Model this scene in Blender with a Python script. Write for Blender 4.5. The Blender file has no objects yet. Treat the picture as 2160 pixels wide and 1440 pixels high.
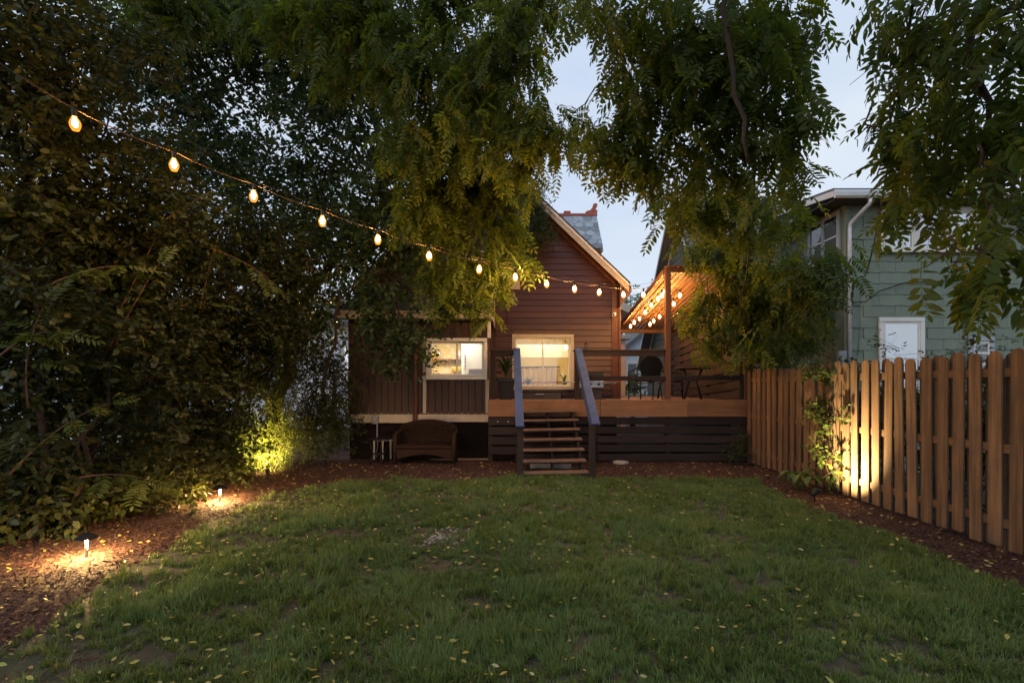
import bpy, math, random
import numpy as np
from mathutils import Vector, Matrix

random.seed(7)
rng = np.random.default_rng(11)
R = math.radians
scene = bpy.context.scene
COL = scene.collection

# ------------------------------------------------------------------ camera
EYE = 1.6
F = 1080.0          # focal length in photograph pixels (2160 wide)
cam_d = bpy.data.cameras.new('camera')
cam_d.sensor_width = 36; cam_d.lens = 18.0
cam_d.shift_y = 95.0 / 2160.0
cam_d.clip_end = 2000; cam_d.clip_start = 0.05
cam = bpy.data.objects.new('camera', cam_d)
cam.location = (0, 0, EYE); cam.rotation_euler = (R(90), 0, 0)
COL.objects.link(cam); scene.camera = cam

# ------------------------------------------------------------------ sky, sun, exposure
SUN_EL, SUN_AZ = R(24), R(214)   # bright part of the evening overcast, behind and left of the camera
world = bpy.data.worlds.new('World'); scene.world = world; world.use_nodes = True
wn, wl = world.node_tree.nodes, world.node_tree.links
wn.clear()
w_out = wn.new('ShaderNodeOutputWorld')
w_sky = wn.new('ShaderNodeTexSky'); w_sky.sky_type = 'NISHITA'; w_sky.sun_disc = False
w_sky.sun_elevation = SUN_EL; w_sky.sun_rotation = SUN_AZ
w_bg1 = wn.new('ShaderNodeBackground'); w_bg1.inputs[1].default_value = 0.08
w_bg2 = wn.new('ShaderNodeBackground'); w_bg2.inputs[1].default_value = 1.02
w_tc = wn.new('ShaderNodeTexCoord')
w_map = wn.new('ShaderNodeMapping'); w_map.inputs['Scale'].default_value = (1.0, 1.0, 2.6)
w_noi = wn.new('ShaderNodeTexNoise'); w_noi.inputs['Scale'].default_value = 1.6; w_noi.inputs['Detail'].default_value = 6
w_ramp = wn.new('ShaderNodeValToRGB')
w_ramp.color_ramp.elements[0].position = 0.32; w_ramp.color_ramp.elements[0].color = (0.56, 0.70, 0.95, 1)
w_ramp.color_ramp.elements[1].position = 0.70; w_ramp.color_ramp.elements[1].color = (0.83, 0.91, 1.0, 1)
w_mix = wn.new('ShaderNodeMixShader'); w_mix.inputs[0].default_value = 0.88
wl.new(w_tc.outputs['Generated'], w_map.inputs[0]); wl.new(w_map.outputs[0], w_noi.inputs['Vector'])
wl.new(w_noi.outputs['Fac'], w_ramp.inputs[0]); wl.new(w_ramp.outputs[0], w_bg2.inputs[0])
wl.new(w_sky.outputs[0], w_bg1.inputs[0])
wl.new(w_bg1.outputs[0], w_mix.inputs[1]); wl.new(w_bg2.outputs[0], w_mix.inputs[2])
wl.new(w_mix.outputs[0], w_out.inputs[0])

sun_d = bpy.data.lights.new('sun', 'SUN'); sun_d.energy = 0.9; sun_d.angle = R(70); sun_d.color = (0.92, 0.96, 1.0)
sun_o = bpy.data.objects.new('sun', sun_d); COL.objects.link(sun_o)
sun_o.location = (-6, -9, 12); sun_o.rotation_euler = Vector((0.50, 0.72, -0.50)).to_track_quat('-Z', 'Y').to_euler()

vs = scene.view_settings
vs.view_transform = 'Standard'; vs.look = 'None'; vs.gamma = 1.0; vs.exposure = 0.0; vs.use_curve_mapping = False
cy = scene.cycles
cy.use_denoising = True; cy.max_bounces = 6; cy.diffuse_bounces = 3; cy.use_adaptive_sampling = True; cy.adaptive_threshold = 0.02; cy.glossy_bounces = 3
cy.transmission_bounces = 6; cy.transparent_max_bounces = 8
cy.sample_clamp_indirect = 4.0; cy.use_light_tree = True
cy.caustics_reflective = False; cy.caustics_refractive = False

BULB_STRENGTH = 1650.0      # yard string
PERGOLA_STRENGTH = 800.0

# ------------------------------------------------------------------ helpers
def at(px, py, Y):
    return Vector(((px - 1080.0) * Y / F, Y, EYE - (py - 815.0) * Y / F))

def sub(a, b): return (a[0]-b[0], a[1]-b[1], a[2]-b[2])

class MB:
    def __init__(s): s.v = []; s.f = []
    def _convex(s, vs_, fs):
        c = Vector((0, 0, 0))
        for p in vs_: c += Vector(p)
        c /= len(vs_); o = len(s.v)
        s.v += [tuple(p) for p in vs_]
        for f in fs:
            p = [Vector(vs_[i]) for i in f]
            n = (p[1]-p[0]).cross(p[2]-p[1])
            m = sum(p, Vector((0, 0, 0))) / len(p)
            if n.dot(m - c) < 0: f = f[::-1]
            s.f.append(tuple(o+i for i in f))
        return s
    def hexa(s, v8):   # 0-3 bottom ring, 4-7 top ring
        return s._convex(v8, [(0,1,2,3),(4,5,6,7),(0,1,5,4),(1,2,6,5),(2,3,7,6),(3,0,4,7)])
    def frame(s, c, ax, ay, az, b=0.0):
        """box with centre c and half axes ax ay az (vectors), chamfer b"""
        c = Vector(c); L = [ax.length, ay.length, az.length]
        U = [ax.normalized(), ay.normalized(), az.normalized()]
        if b <= 0:
            v = []
            for z in (-1, 1):
                for x, y in ((-1,-1),(1,-1),(1,1),(-1,1)):
                    v.append(c + ax*x + ay*y + az*z)
            return s.hexa(v)
        b = min(b, min(L)*0.8)
        v = []; idx = {}
        for sx in (-1, 1):
            for sy in (-1, 1):
                for sz in (-1, 1):
                    sg = (sx, sy, sz)
                    for k in range(3):
                        q = Vector(c)
                        for j in range(3):
                            q += U[j]*sg[j]*(L[j] if j == k else L[j]-b)
                        idx[(sx, sy, sz, k)] = len(v); v.append(q)
        fs = []
        for k in range(3):
            a1, a2 = [j for j in range(3) if j != k]
            for sg in (-1, 1):
                ring = []
                for p, q in ((-1,-1),(1,-1),(1,1),(-1,1)):
                    t = [0, 0, 0]; t[k] = sg; t[a1] = p; t[a2] = q
                    ring.append(idx[(*t, k)])
                fs.append(tuple(ring))
            for p in (-1, 1):          # edge along axis k
                for q in (-1, 1):
                    t = [0, 0, 0]; t[a1] = p; t[a2] = q
                    t[k] = -1; A = idx[(*t, a1)]; B = idx[(*t, a2)]
                    t[k] = 1; C = idx[(*t, a2)]; D = idx[(*t, a1)]
                    fs.append((A, B, C, D))
        for sx in (-1, 1):
            for sy in (-1, 1):
                for sz in (-1, 1):
                    fs.append(tuple(idx[(sx, sy, sz, k)] for k in range(3)))
        return s._convex(v, fs)
    def box(s, x0, x1, y0, y1, z0, z1, b=0.0):
        return s.frame(((x0+x1)/2, (y0+y1)/2, (z0+z1)/2), Vector(((x1-x0)/2,0,0)), Vector((0,(y1-y0)/2,0)), Vector((0,0,(z1-z0)/2)), b)
    def bar(s, p0, p1, w, h, up=(0,0,1), b=0.0):
        """beam from p0 to p1, w across, h along 'up'"""
        p0, p1 = Vector(p0), Vector(p1); d = p1-p0
        sd = d.cross(Vector(up)).normalized(); u = sd.cross(d).normalized()
        return s.frame((p0+p1)/2, d/2, sd*w/2, u*h/2, b)
    def tube(s, pts, rad, n=6, cap=True):
        pts = [Vector(p) for p in pts]; m = len(pts)
        if not hasattr(rad, '__len__'): rad = [rad]*m
        o = len(s.v); ref = None
        for i in range(m):
            t = (pts[min(i+1, m-1)] - pts[max(i-1, 0)]).normalized()
            if ref is None: ref = t.orthogonal().normalized()
            ref = (ref - t*ref.dot(t)).normalized(); q = t.cross(ref)
            for k in range(n):
                a = 2*math.pi*k/n
                s.v.append(tuple(pts[i] + (ref*math.cos(a)+q*math.sin(a))*rad[i]))
        for i in range(m-1):
            for k in range(n):
                a, b_ = o+i*n+k, o+i*n+(k+1) % n
                s.f.append((a, b_, b_+n, a+n))
        if cap:
            s.f.append(tuple(o+k for k in range(n))[::-1]); s.f.append(tuple(o+(m-1)*n+k for k in range(n)))
        return s
    def lathe(s, prof, c=(0,0,0), n=12, cap=True):
        o = len(s.v); m = len(prof)
        for r, z in prof:
            for k in range(n):
                a = 2*math.pi*k/n
                s.v.append((c[0]+r*math.cos(a), c[1]+r*math.sin(a), c[2]+z))
        for i in range(m-1):
            for k in range(n):
                a, b_ = o+i*n+k, o+i*n+(k+1) % n
                s.f.append((a, b_, b_+n, a+n))
        if cap:
            s.f.append(tuple(o+k for k in range(n))[::-1]); s.f.append(tuple(o+(m-1)*n+k for k in range(n)))
        return s
    def prism(s, poly, axis, a0, a1):
        """polygon in the two other axes extruded along axis"""
        o = len(s.v); n = len(poly)
        for a in (a0, a1):
            for p, q in poly:
                s.v.append({'x': (a, p, q), 'y': (p, a, q), 'z': (p, q, a)}[axis])
        s.f.append(tuple(range(o, o+n))); s.f.append(tuple(range(o+2*n-1, o+n-1, -1)))
        for i in range(n):
            j = (i+1) % n; s.f.append((o+i, o+n+i, o+n+j, o+j))
        return s
    def quad(s, a, b, c, d):
        o = len(s.v); s.v += [tuple(a), tuple(b), tuple(c), tuple(d)]; s.f.append((o, o+1, o+2, o+3)); return s
    def mesh(s, name, mat, off=(0,0,0), smooth=False):
        me = bpy.data.meshes.new(name)
        me.from_pydata([sub(p, off) for p in s.v], [], s.f)
        if mat: me.materials.append(mat)
        if smooth: me.polygons.foreach_set('use_smooth', [True]*len(me.polygons))
        me.update(); return me

WLOC = {}
def _link(o, parent, wloc):
    COL.objects.link(o)
    if parent is not None:
        o.parent = parent; pl = WLOC[parent.name]
        o.location = (wloc[0]-pl[0], wloc[1]-pl[1], wloc[2]-pl[2])
    else:
        o.location = wloc
    WLOC[o.name] = tuple(wloc); return o
def tag(o, label=None, cat=None, group=None, kind=None):
    if label: o['label'] = label
    if cat: o['category'] = cat
    if group: o['group'] = group
    if kind: o['kind'] = kind
    return o
def thing(name, loc, label, cat, group=None):
    o = bpy.data.objects.new(name, None); o.empty_display_size = 0.1
    return tag(_link(o, None, loc), label, cat, group)
def part(mb, name, mat, parent, smooth=False, origin=None):
    """mesh in world coordinates, child of parent"""
    off = origin if origin is not None else WLOC[parent.name]
    return _link(bpy.data.objects.new(name, mb.mesh(name, mat, off, smooth)), parent, off)
def single(mb, name, mat, label, cat, group=None, smooth=False, origin=None):
    if origin is None:
        xs = [p[0] for p in mb.v]; ys = [p[1] for p in mb.v]; zs = [p[2] for p in mb.v]
        origin = ((min(xs)+max(xs))/2, (min(ys)+max(ys))/2, min(zs))
    o = bpy.data.objects.new(name, mb.mesh(name, mat, origin, smooth))
    return tag(_link(o, None, origin), label, cat, group)
def inst(me, name, wloc, parent=None, rot=None, scale=None):
    o = bpy.data.objects.new(name, me); _link(o, parent, wloc)
    if rot is not None: o.rotation_euler = rot
    if scale is not None: o.scale = scale
    return o
def np_mesh(name, V, T, mat, smooth=False):
    me = bpy.data.meshes.new(name)
    V = np.ascontiguousarray(V, dtype=np.float32); T = np.ascontiguousarray(T, dtype=np.int32)
    me.vertices.add(len(V)); me.vertices.foreach_set('co', V.ravel())
    me.loops.add(T.size); me.loops.foreach_set('vertex_index', T.ravel())
    me.polygons.add(len(T)); me.polygons.foreach_set('loop_start', np.arange(0, T.size, T.shape[1], dtype=np.int32))
    me.update(calc_edges=True)
    if mat: me.materials.append(mat)
    if smooth: me.polygons.foreach_set('use_smooth', np.ones(len(T), dtype=bool))
    return me
def scatter(tv, tt, M, P):
    """copies of template (tv, tt) under matrices M (m,3,3) at P (m,3)"""
    V = np.einsum('mij,nj->mni', M, tv) + P[:, None, :]
    T = tt[None, :, :] + (np.arange(len(P))*len(tv))[:, None, None]
    return V.reshape(-1, 3), T.reshape(-1, tt.shape[1])
def vnoise(x, y, s, seed=0):
    x = np.asarray(x)/s + 1000; y = np.asarray(y)/s + 1000
    xi, yi = np.floor(x).astype(np.int64), np.floor(y).astype(np.int64); fx, fy = x-xi, y-yi
    fx = fx*fx*(3-2*fx); fy = fy*fy*(3-2*fy)
    def h(a, b):
        n = (a*374761393 + b*668265263 + seed*1442695041) & 0x7fffffff
        n = ((n ^ (n >> 13))*1274126177) & 0x7fffffff
        return ((n ^ (n >> 16)) & 0xffff)/65535.0
    return (h(xi,yi)*(1-fx)+h(xi+1,yi)*fx)*(1-fy) + (h(xi,yi+1)*(1-fx)+h(xi+1,yi+1)*fx)*fy

# ------------------------------------------------------------------ materials
def nodes_of(name):
    m = bpy.data.materials.new(name); m.use_nodes = True
    n, l = m.node_tree.nodes, m.node_tree.links
    return m, n, l, n['Principled BSDF']
def surf(name, col, rough=0.6, scale=8.0, var=0.25, bump=0.15, bscale=None, spec=0.4, metal=0.0, stretch=(1,1,1), dirt=None, dscale=1.5, damt=0.4, perobj=0.0):
    """base colour with noise variation, per-object tone, soft stains and fine relief"""
    m, n, l, p = nodes_of(name)
    tc = n.new('ShaderNodeTexCoord'); oi = n.new('ShaderNodeObjectInfo')
    add = n.new('ShaderNodeVectorMath'); add.operation = 'ADD'
    mul = n.new('ShaderNodeVectorMath'); mul.operation = 'SCALE'; mul.inputs[0].default_value = (37, 61, 23)
    l.new(oi.outputs['Random'], mul.inputs['Scale']); l.new(tc.outputs['Object'], add.inputs[0]); l.new(mul.outputs[0], add.inputs[1])
    mp = n.new('ShaderNodeMapping'); mp.inputs['Scale'].default_value = stretch; l.new(add.outputs[0], mp.inputs[0])
    no = n.new('ShaderNodeTexNoise'); no.inputs['Scale'].default_value = scale; no.inputs['Detail'].default_value = 6; no.inputs['Roughness'].default_value = 0.62
    l.new(mp.outputs[0], no.inputs['Vector'])
    rp = n.new('ShaderNodeValToRGB'); e = rp.color_ramp.elements
    e[0].position = 0.3; e[1].position = 0.72
    e[0].color = (*[c*(1-var) for c in col], 1); e[1].color = (*[min(1, c*(1+var)) for c in col], 1)
    l.new(no.outputs['Fac'], rp.inputs[0]); out = rp.outputs[0]
    if dirt is not None:
        n2 = n.new('ShaderNodeTexNoise'); n2.inputs['Scale'].default_value = dscale; n2.inputs['Detail'].default_value = 8; n2.inputs['Roughness'].default_value = 0.7
        l.new(add.outputs[0], n2.inputs['Vector'])
        mr = n.new('ShaderNodeMapRange'); mr.inputs[1].default_value = 0.48; mr.inputs[2].default_value = 0.72; mr.inputs[4].default_value = damt
        l.new(n2.outputs['Fac'], mr.inputs[0])
        mx = n.new('ShaderNodeMix'); mx.data_type = 'RGBA'; mx.inputs[7].default_value = (*dirt, 1)
        l.new(mr.outputs[0], mx.inputs[0]); l.new(out, mx.inputs[6]); out = mx.outputs[2]
    if perobj > 0:
        mr2 = n.new('ShaderNodeMapRange'); mr2.inputs[3].default_value = 1-perobj; mr2.inputs[4].default_value = 1+perobj
        l.new(oi.outputs['Random'], mr2.inputs[0])
        hs = n.new('ShaderNodeHueSaturation'); l.new(mr2.outputs[0], hs.inputs['Value']); l.new(out, hs.inputs['Color']); out = hs.outputs[0]
    l.new(out, p.inputs['Base Color'])
    rr = n.new('ShaderNodeMapRange'); rr.inputs[3].default_value = max(0.05, rough-0.12); rr.inputs[4].default_value = min(1, rough+0.12)
    l.new(no.outputs['Fac'], rr.inputs[0]); l.new(rr.outputs[0], p.inputs['Roughness'])
    p.inputs['Specular IOR Level'].default_value = spec; p.inputs['Metallic'].default_value = metal
    if bump > 0:
        n3 = n.new('ShaderNodeTexNoise'); n3.inputs['Scale'].default_value = bscale or scale*4; n3.inputs['Detail'].default_value = 4
        l.new(mp.outputs[0], n3.inputs['Vector'])
        b = n.new('ShaderNodeBump'); b.inputs['Strength'].default_value = bump; b.inputs['Distance'].default_value = 0.01
        l.new(n3.outputs['Fac'], b.inputs['Height']); l.new(b.outputs[0], p.inputs['Normal'])
    return m
def wood(name, col, axis, rough=0.6, var=0.35, perobj=0.15, bump=0.3, dirt=None, damt=0.4, spec=0.3, grain=1.0):
    st = {'x': (0.06, 1, 1), 'y': (1, 0.06, 1), 'z': (1, 1, 0.06)}[axis]
    return surf(name, col, rough, scale=26*grain, var=var, bump=bump, bscale=50*grain, stretch=st, dirt=dirt, damt=damt, dscale=2.2, perobj=perobj, spec=spec)
def leafmat(name, cols, trans=0.35, rough=0.5, spec=0.3, island=True, attr=None):
    m, n, l, p = nodes_of(name)
    if attr:
        g = n.new('ShaderNodeAttribute'); g.attribute_name = attr; src = g.outputs['Fac']
    elif island:
        g = n.new('ShaderNodeNewGeometry'); src = g.outputs['Random Per Island']
    else:
        g = n.new('ShaderNodeObjectInfo'); src = g.outputs['Random']
    rp = n.new('ShaderNodeValToRGB'); e = rp.color_ramp.elements
    while len(e) < len(cols): e.new(0.5)
    for i, c in enumerate(cols):
        e[i].position = i/(len(cols)-1); e[i].color = (*c, 1)
    l.new(src, rp.inputs[0])
    l.new(rp.outputs[0], p.inputs['Base Color'])
    p.inputs['Roughness'].default_value = rough; p.inputs['Specular IOR Level'].default_value = spec
    tr = n.new('ShaderNodeBsdfTranslucent')
    hs = n.new('ShaderNodeHueSaturation'); hs.inputs['Hue'].default_value = 0.485; hs.inputs['Saturation'].default_value = 1.1; hs.inputs['Value'].default_value = 1.3
    l.new(rp.outputs[0], hs.inputs['Color']); l.new(hs.outputs[0], tr.inputs['Color'])
    mx = n.new('ShaderNodeMixShader'); mx.inputs[0].default_value = trans
    l.new(p.outputs[0], mx.inputs[1]); l.new(tr.outputs[0], mx.inputs[2])
    l.new(mx.outputs[0], n['Material Output'].inputs['Surface'])
    return m
def glow(name, col, strength):
    m, n, l, p = nodes_of(name)
    p.inputs['Base Color'].default_value = (*col, 1)
    p.inputs['Emission Color'].default_value = (*col, 1); p.inputs['Emission Strength'].default_value = strength
    return m
def glassmat(name, gloss, tint=(1,1,1)):
    m, n, l, p = nodes_of(name); n.remove(p)
    t = n.new('ShaderNodeBsdfTransparent'); t.inputs[0].default_value = (*tint, 1)
    g = n.new('ShaderNodeBsdfGlossy'); g.inputs['Roughness'].default_value = 0.02
    no = n.new('ShaderNodeTexNoise'); no.inputs['Scale'].default_value = 1.3
    b = n.new('ShaderNodeBump'); b.inputs['Strength'].default_value = 0.04; b.inputs['Distance'].default_value = 0.05
    l.new(no.outputs['Fac'], b.inputs['Height']); l.new(b.outputs[0], g.inputs['Normal'])
    mx = n.new('ShaderNodeMixShader'); mx.inputs[0].default_value = gloss
    l.new(t.outputs[0], mx.inputs[1]); l.new(g.outputs[0], mx.inputs[2]); l.new(mx.outputs[0], n['Material Output'].inputs['Surface'])
    return m

M = {}
M['siding'] = surf('maroon_siding', (0.056, 0.020, 0.017), 0.45, scale=5, var=0.24, bump=0.2, stretch=(0.2,1,1), perobj=0.16, dirt=(0.06,0.025,0.02), damt=0.35)
M['plank_v'] = surf('maroon_plank', (0.042, 0.017, 0.011), 0.55, scale=5, var=0.25, bump=0.2, stretch=(1,1,0.15), perobj=0.14, dirt=(0.022,0.009,0.006), damt=0.4)
M['maroon_trim'] = surf('maroon_trim', (0.09, 0.03, 0.022), 0.5, scale=6, var=0.2, bump=0.15, perobj=0.05)
M['cream'] = surf('cream_paint', (0.44, 0.365, 0.285), 0.5, scale=7, var=0.10, bump=0.12, dirt=(0.28,0.23,0.17), damt=0.35, perobj=0.05)
M['white'] = surf('white_paint', (0.72, 0.68, 0.62), 0.45, scale=7, var=0.06, bump=0.08, dirt=(0.45,0.42,0.36), damt=0.3, perobj=0.03)
M['vinyl'] = surf('white_vinyl', (0.74, 0.72, 0.68), 0.35, scale=10, var=0.04, bump=0.03)
M['foundation'] = surf('dark_foundation', (0.011, 0.0085, 0.0075), 0.9, spec=0.05, scale=14, var=0.35, bump=0.5, dirt=(0.018,0.014,0.012))
M['roofing'] = surf('asphalt_roofing', (0.045, 0.04, 0.045), 0.85, scale=40, var=0.4, bump=0.5, dirt=(0.09,0.06,0.06))
M['deckdark'] = wood('dark_stained_board', (0.030, 0.021, 0.020), 'x', 0.7, perobj=0.25, dirt=(0.014,0.010,0.009), spec=0.15)
M['deckdark_z'] = wood('dark_stained_post', (0.030, 0.021, 0.018), 'z', 0.7, perobj=0.2, dirt=(0.014,0.010,0.009), spec=0.15)
M['fascia'] = wood('tan_composite_board', (0.225, 0.108, 0.052), 'x', 0.55, var=0.28, perobj=0.14, bump=0.3, dirt=(0.13,0.062,0.034), damt=0.7, grain=0.7)
M['tread'] = wood('stair_tread', (0.135, 0.078, 0.056), 'x', 0.6, var=0.2, perobj=0.1, dirt=(0.10,0.06,0.045))
M['bluerail'] = wood('blue_painted_rail', (0.042, 0.072, 0.185), 'y', 0.65, var=0.32, perobj=0.04, bump=0.4, dirt=(0.018,0.026,0.055), damt=0.8, spec=0.2)
M['cedar_slat'] = wood('cedar_slat', (0.15, 0.068, 0.026), 'y', 0.6, var=0.3, perobj=0.15)
M['cedar_post'] = wood('pergola_post', (0.10, 0.045, 0.026), 'z', 0.6, var=0.25, perobj=0.1)
M['picket'] = wood('weathered_picket', (0.140, 0.080, 0.044), 'z', 0.75, var=0.55, perobj=0.30, dirt=(0.075,0.058,0.046), damt=0.75, grain=0.8)
M['rail'] = wood('weathered_rail', (0.13, 0.072, 0.038), 'y', 0.75, var=0.35, perobj=0.12, dirt=(0.10,0.07,0.05), damt=0.5)
M['green'] = surf('green_shingle', (0.185, 0.218, 0.168), 0.7, scale=5, var=0.10, bump=0.35, bscale=60, stretch=(3,3,0.5), perobj=0.06, dirt=(0.105,0.13,0.095), damt=0.35)
M['greytrim'] = surf('grey_trim', (0.36, 0.38, 0.41), 0.6, scale=6, var=0.12, bump=0.15, dirt=(0.2,0.2,0.2))
M['whitemetal'] = surf('white_gutter', (0.62, 0.64, 0.66), 0.35, scale=5, var=0.08, bump=0.05, dirt=(0.35,0.33,0.30), damt=0.3)
M['galv'] = surf('galvanised', (0.60, 0.62, 0.66), 0.4, scale=12, var=0.15, bump=0.06, metal=0.35)
M['greyroof'] = surf('grey_shingle_roof', (0.13, 0.135, 0.14), 0.85, scale=30, var=0.3, bump=0.4)
M['slate'] = surf('slate_tile', (0.25, 0.28, 0.32), 0.6, scale=9, var=0.25, bump=0.3, perobj=0.38, dirt=(0.30,0.26,0.22), damt=0.35)
M['redtile'] = surf('red_clay_ridge', (0.36, 0.10, 0.07), 0.7, scale=14, var=0.2, bump=0.3)
M['soffit'] = surf('dark_soffit', (0.05, 0.042, 0.036), 0.7, scale=6, var=0.2, bump=0.1)
M['dkgreensiding'] = surf('olive_siding', (0.12, 0.125, 0.095), 0.7, scale=6, var=0.15, bump=0.2, perobj=0.08)
M['blackmetal'] = surf('black_metal', (0.010, 0.010, 0.011), 0.5, scale=20, var=0.3, bump=0.08, spec=0.2)
M['steel'] = surf('stainless', (0.62, 0.60, 0.56), 0.28, scale=30, var=0.1, bump=0.05, metal=1.0, stretch=(0.1,1,1))
M['wicker'] = surf('brown_wicker', (0.026, 0.014, 0.010), 0.7, spec=0.12, scale=55, var=0.5, bump=1.0, bscale=90, stretch=(1,1,0.5))
M['bark'] = surf('bark', (0.045, 0.030, 0.021), 0.9, scale=14, var=0.4, bump=0.9, bscale=30, stretch=(1,1,0.25))
M['twig'] = surf('twig_bark', (0.055, 0.032, 0.020), 0.85, scale=20, var=0.3, bump=0.2)
M['rubber'] = surf('black_cable', (0.015, 0.013, 0.012), 0.6, scale=30, var=0.2, bump=0.1)
M['copperwire'] = surf('brown_cable', (0.035, 0.020, 0.012), 0.55, scale=30, var=0.2, bump=0.2)
M['plaster'] = surf('cream_plaster', (0.72, 0.60, 0.34), 0.8, scale=3, var=0.06, bump=0.06)
M['plaster_w'] = surf('white_plaster', (0.82, 0.80, 0.74), 0.7, scale=3, var=0.03, bump=0.04)
M['shelfwood'] = wood('shelf_wood', (0.38, 0.20, 0.08), 'x', 0.5)
M['ceramic'] = surf('glazed_ceramic', (0.62, 0.56, 0.46), 0.25, scale=8, var=0.1, bump=0.05)
M['yellowbowl'] = surf('yellow_ceramic', (0.60, 0.42, 0.05), 0.3, scale=8, var=0.12, bump=0.05)
M['curtain'] = surf('linen_curtain', (0.50, 0.40, 0.26), 0.9, scale=20, var=0.15, bump=0.3, stretch=(3,3,0.2))
M['soil'] = surf('soil', (0.055, 0.040, 0.026), 0.95, scale=16, var=0.45, bump=0.9, bscale=40, dirt=(0.03,0.045,0.015), damt=0.5)
M['lawnsoil'] = surf('lawn_soil', (0.045, 0.042, 0.024), 0.95, scale=14, var=0.45, bump=0.9, bscale=50, dirt=(0.03,0.05,0.016), damt=0.6)
M['mulch'] = surf('mulch', (0.055, 0.024, 0.018), 0.95, scale=30, var=0.6, bump=1.0, bscale=70, dirt=(0.04,0.018,0.013), damt=0.6)
M['stone'] = surf('pale_stone', (0.30, 0.275, 0.25), 0.8, scale=10, var=0.25, bump=0.4, perobj=0.25)
M['paving'] = surf('concrete', (0.25, 0.25, 0.24), 0.85, scale=6, var=0.2, bump=0.3)
M['whitewall'] = surf('white_clapboard', (0.62, 0.66, 0.72), 0.6, scale=5, var=0.06, bump=0.1, perobj=0.04)
M['pinkwall'] = surf('pale_stucco', (0.55, 0.45, 0.41), 0.8, scale=6, var=0.08, bump=0.2)
M['blind'] = surf('white_blind', (0.80, 0.82, 0.84), 0.6, scale=3, var=0.04, bump=0.02)
M['roomshade'] = surf('painted_room_shade', (0.02, 0.022, 0.026), 0.8, scale=3, var=0.2, bump=0.0)  # near-black colour standing in for the shade of unlit rooms
M['plastic_w'] = surf('white_plastic', (0.8, 0.8, 0.78), 0.35, scale=10, var=0.03, bump=0.02)
M['plastic_g'] = surf('grey_plastic', (0.22, 0.23, 0.24), 0.5, scale=10, var=0.1, bump=0.05)
M['boxresin'] = surf('brown_resin', (0.045, 0.036, 0.036), 0.5, scale=12, var=0.2, bump=0.3)
M['planter'] = surf('dark_planter', (0.020, 0.015, 0.013), 0.5, scale=9, var=0.3, bump=0.2)
M['glass'] = glassmat('window_glass', 0.11)
M['glass_sky'] = glassmat('sky_reflecting_glass', 0.55)
M['bulb'] = glow('lit_bulb_glass', (1.0, 0.53, 0.16), BULB_STRENGTH)
def amber(name):
    m, n, l, p = nodes_of(name); n.remove(p)
    t = n.new('ShaderNodeBsdfTransparent'); t.inputs[0].default_value = (1.0, 0.92, 0.80, 1)
    e = n.new('ShaderNodeEmission'); e.inputs[0].default_value = (1.0, 0.36, 0.04, 1); e.inputs[1].default_value = 0.75  # orange emission put in to imitate the halo round a bulb
    a = n.new('ShaderNodeAddShader'); l.new(t.outputs[0], a.inputs[0]); l.new(e.outputs[0], a.inputs[1]); l.new(a.outputs[0], n['Material Output'].inputs['Surface'])
    return m
M['amber'] = amber('amber_halo_glow')
M['bulb_p'] = glow('lit_pergola_bulb_glass', (1.0, 0.53, 0.16), PERGOLA_STRENGTH)
M['lens'] = glow('lit_lens', (1.0, 0.72, 0.38), 60.0)
M['fridge'] = surf('white_enamel', (0.82, 0.82, 0.80), 0.3, scale=4, var=0.02, bump=0.02)
M['mulchchip'] = leafmat('mulch_chips', [(0.026,0.012,0.010), (0.060,0.024,0.017), (0.095,0.038,0.025), (0.045,0.020,0.016), (0.13,0.075,0.05)], trans=0.0, rough=0.9)
M['grass'] = leafmat('grass_blades', [(0.052,0.086,0.024), (0.080,0.128,0.032), (0.104,0.158,0.050), (0.124,0.184,0.044), (0.160,0.196,0.050), (0.31,0.26,0.12)], trans=0.30, rough=0.45, spec=0.3, attr='tone')
M['litter'] = leafmat('fallen_yellow_leaves', [(0.36,0.27,0.05), (0.42,0.34,0.09), (0.30,0.31,0.08), (0.32,0.20,0.05), (0.45,0.40,0.18)], trans=0.2, rough=0.6)
M['litter1'] = leafmat('fallen_yellow_leaf', [(0.36,0.27,0.05), (0.42,0.34,0.09), (0.30,0.31,0.08), (0.32,0.20,0.05), (0.45,0.40,0.18)], trans=0.2, rough=0.6, island=False)
M['walnut'] = leafmat('walnut_leaflets', [(0.044,0.072,0.014), (0.062,0.100,0.018), (0.080,0.120,0.018), (0.108,0.130,0.018), (0.052,0.090,0.024)], trans=0.58, rough=0.45)
M['walnut1'] = leafmat('walnut_leaf', [(0.044,0.072,0.014), (0.062,0.100,0.018), (0.080,0.120,0.018), (0.108,0.130,0.018), (0.052,0.090,0.024)], trans=0.58, rough=0.45, island=False)
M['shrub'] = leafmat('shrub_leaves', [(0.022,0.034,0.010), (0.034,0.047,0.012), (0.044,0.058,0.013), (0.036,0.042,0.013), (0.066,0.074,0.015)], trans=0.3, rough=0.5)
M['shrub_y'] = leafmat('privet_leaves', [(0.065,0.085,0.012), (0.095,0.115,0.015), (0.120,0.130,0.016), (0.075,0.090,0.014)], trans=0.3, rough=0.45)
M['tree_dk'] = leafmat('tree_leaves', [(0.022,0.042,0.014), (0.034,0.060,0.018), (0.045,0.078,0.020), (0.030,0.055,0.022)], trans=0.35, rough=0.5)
M['ivy'] = leafmat('vine_leaves', [(0.036,0.060,0.012), (0.055,0.080,0.014), (0.075,0.090,0.016), (0.032,0.055,0.014)], trans=0.3, rough=0.45)
M['hosta'] = leafmat('hosta_leaf', [(0.075,0.115,0.030), (0.10,0.14,0.035)], trans=0.3, rough=0.4, island=False)
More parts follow.
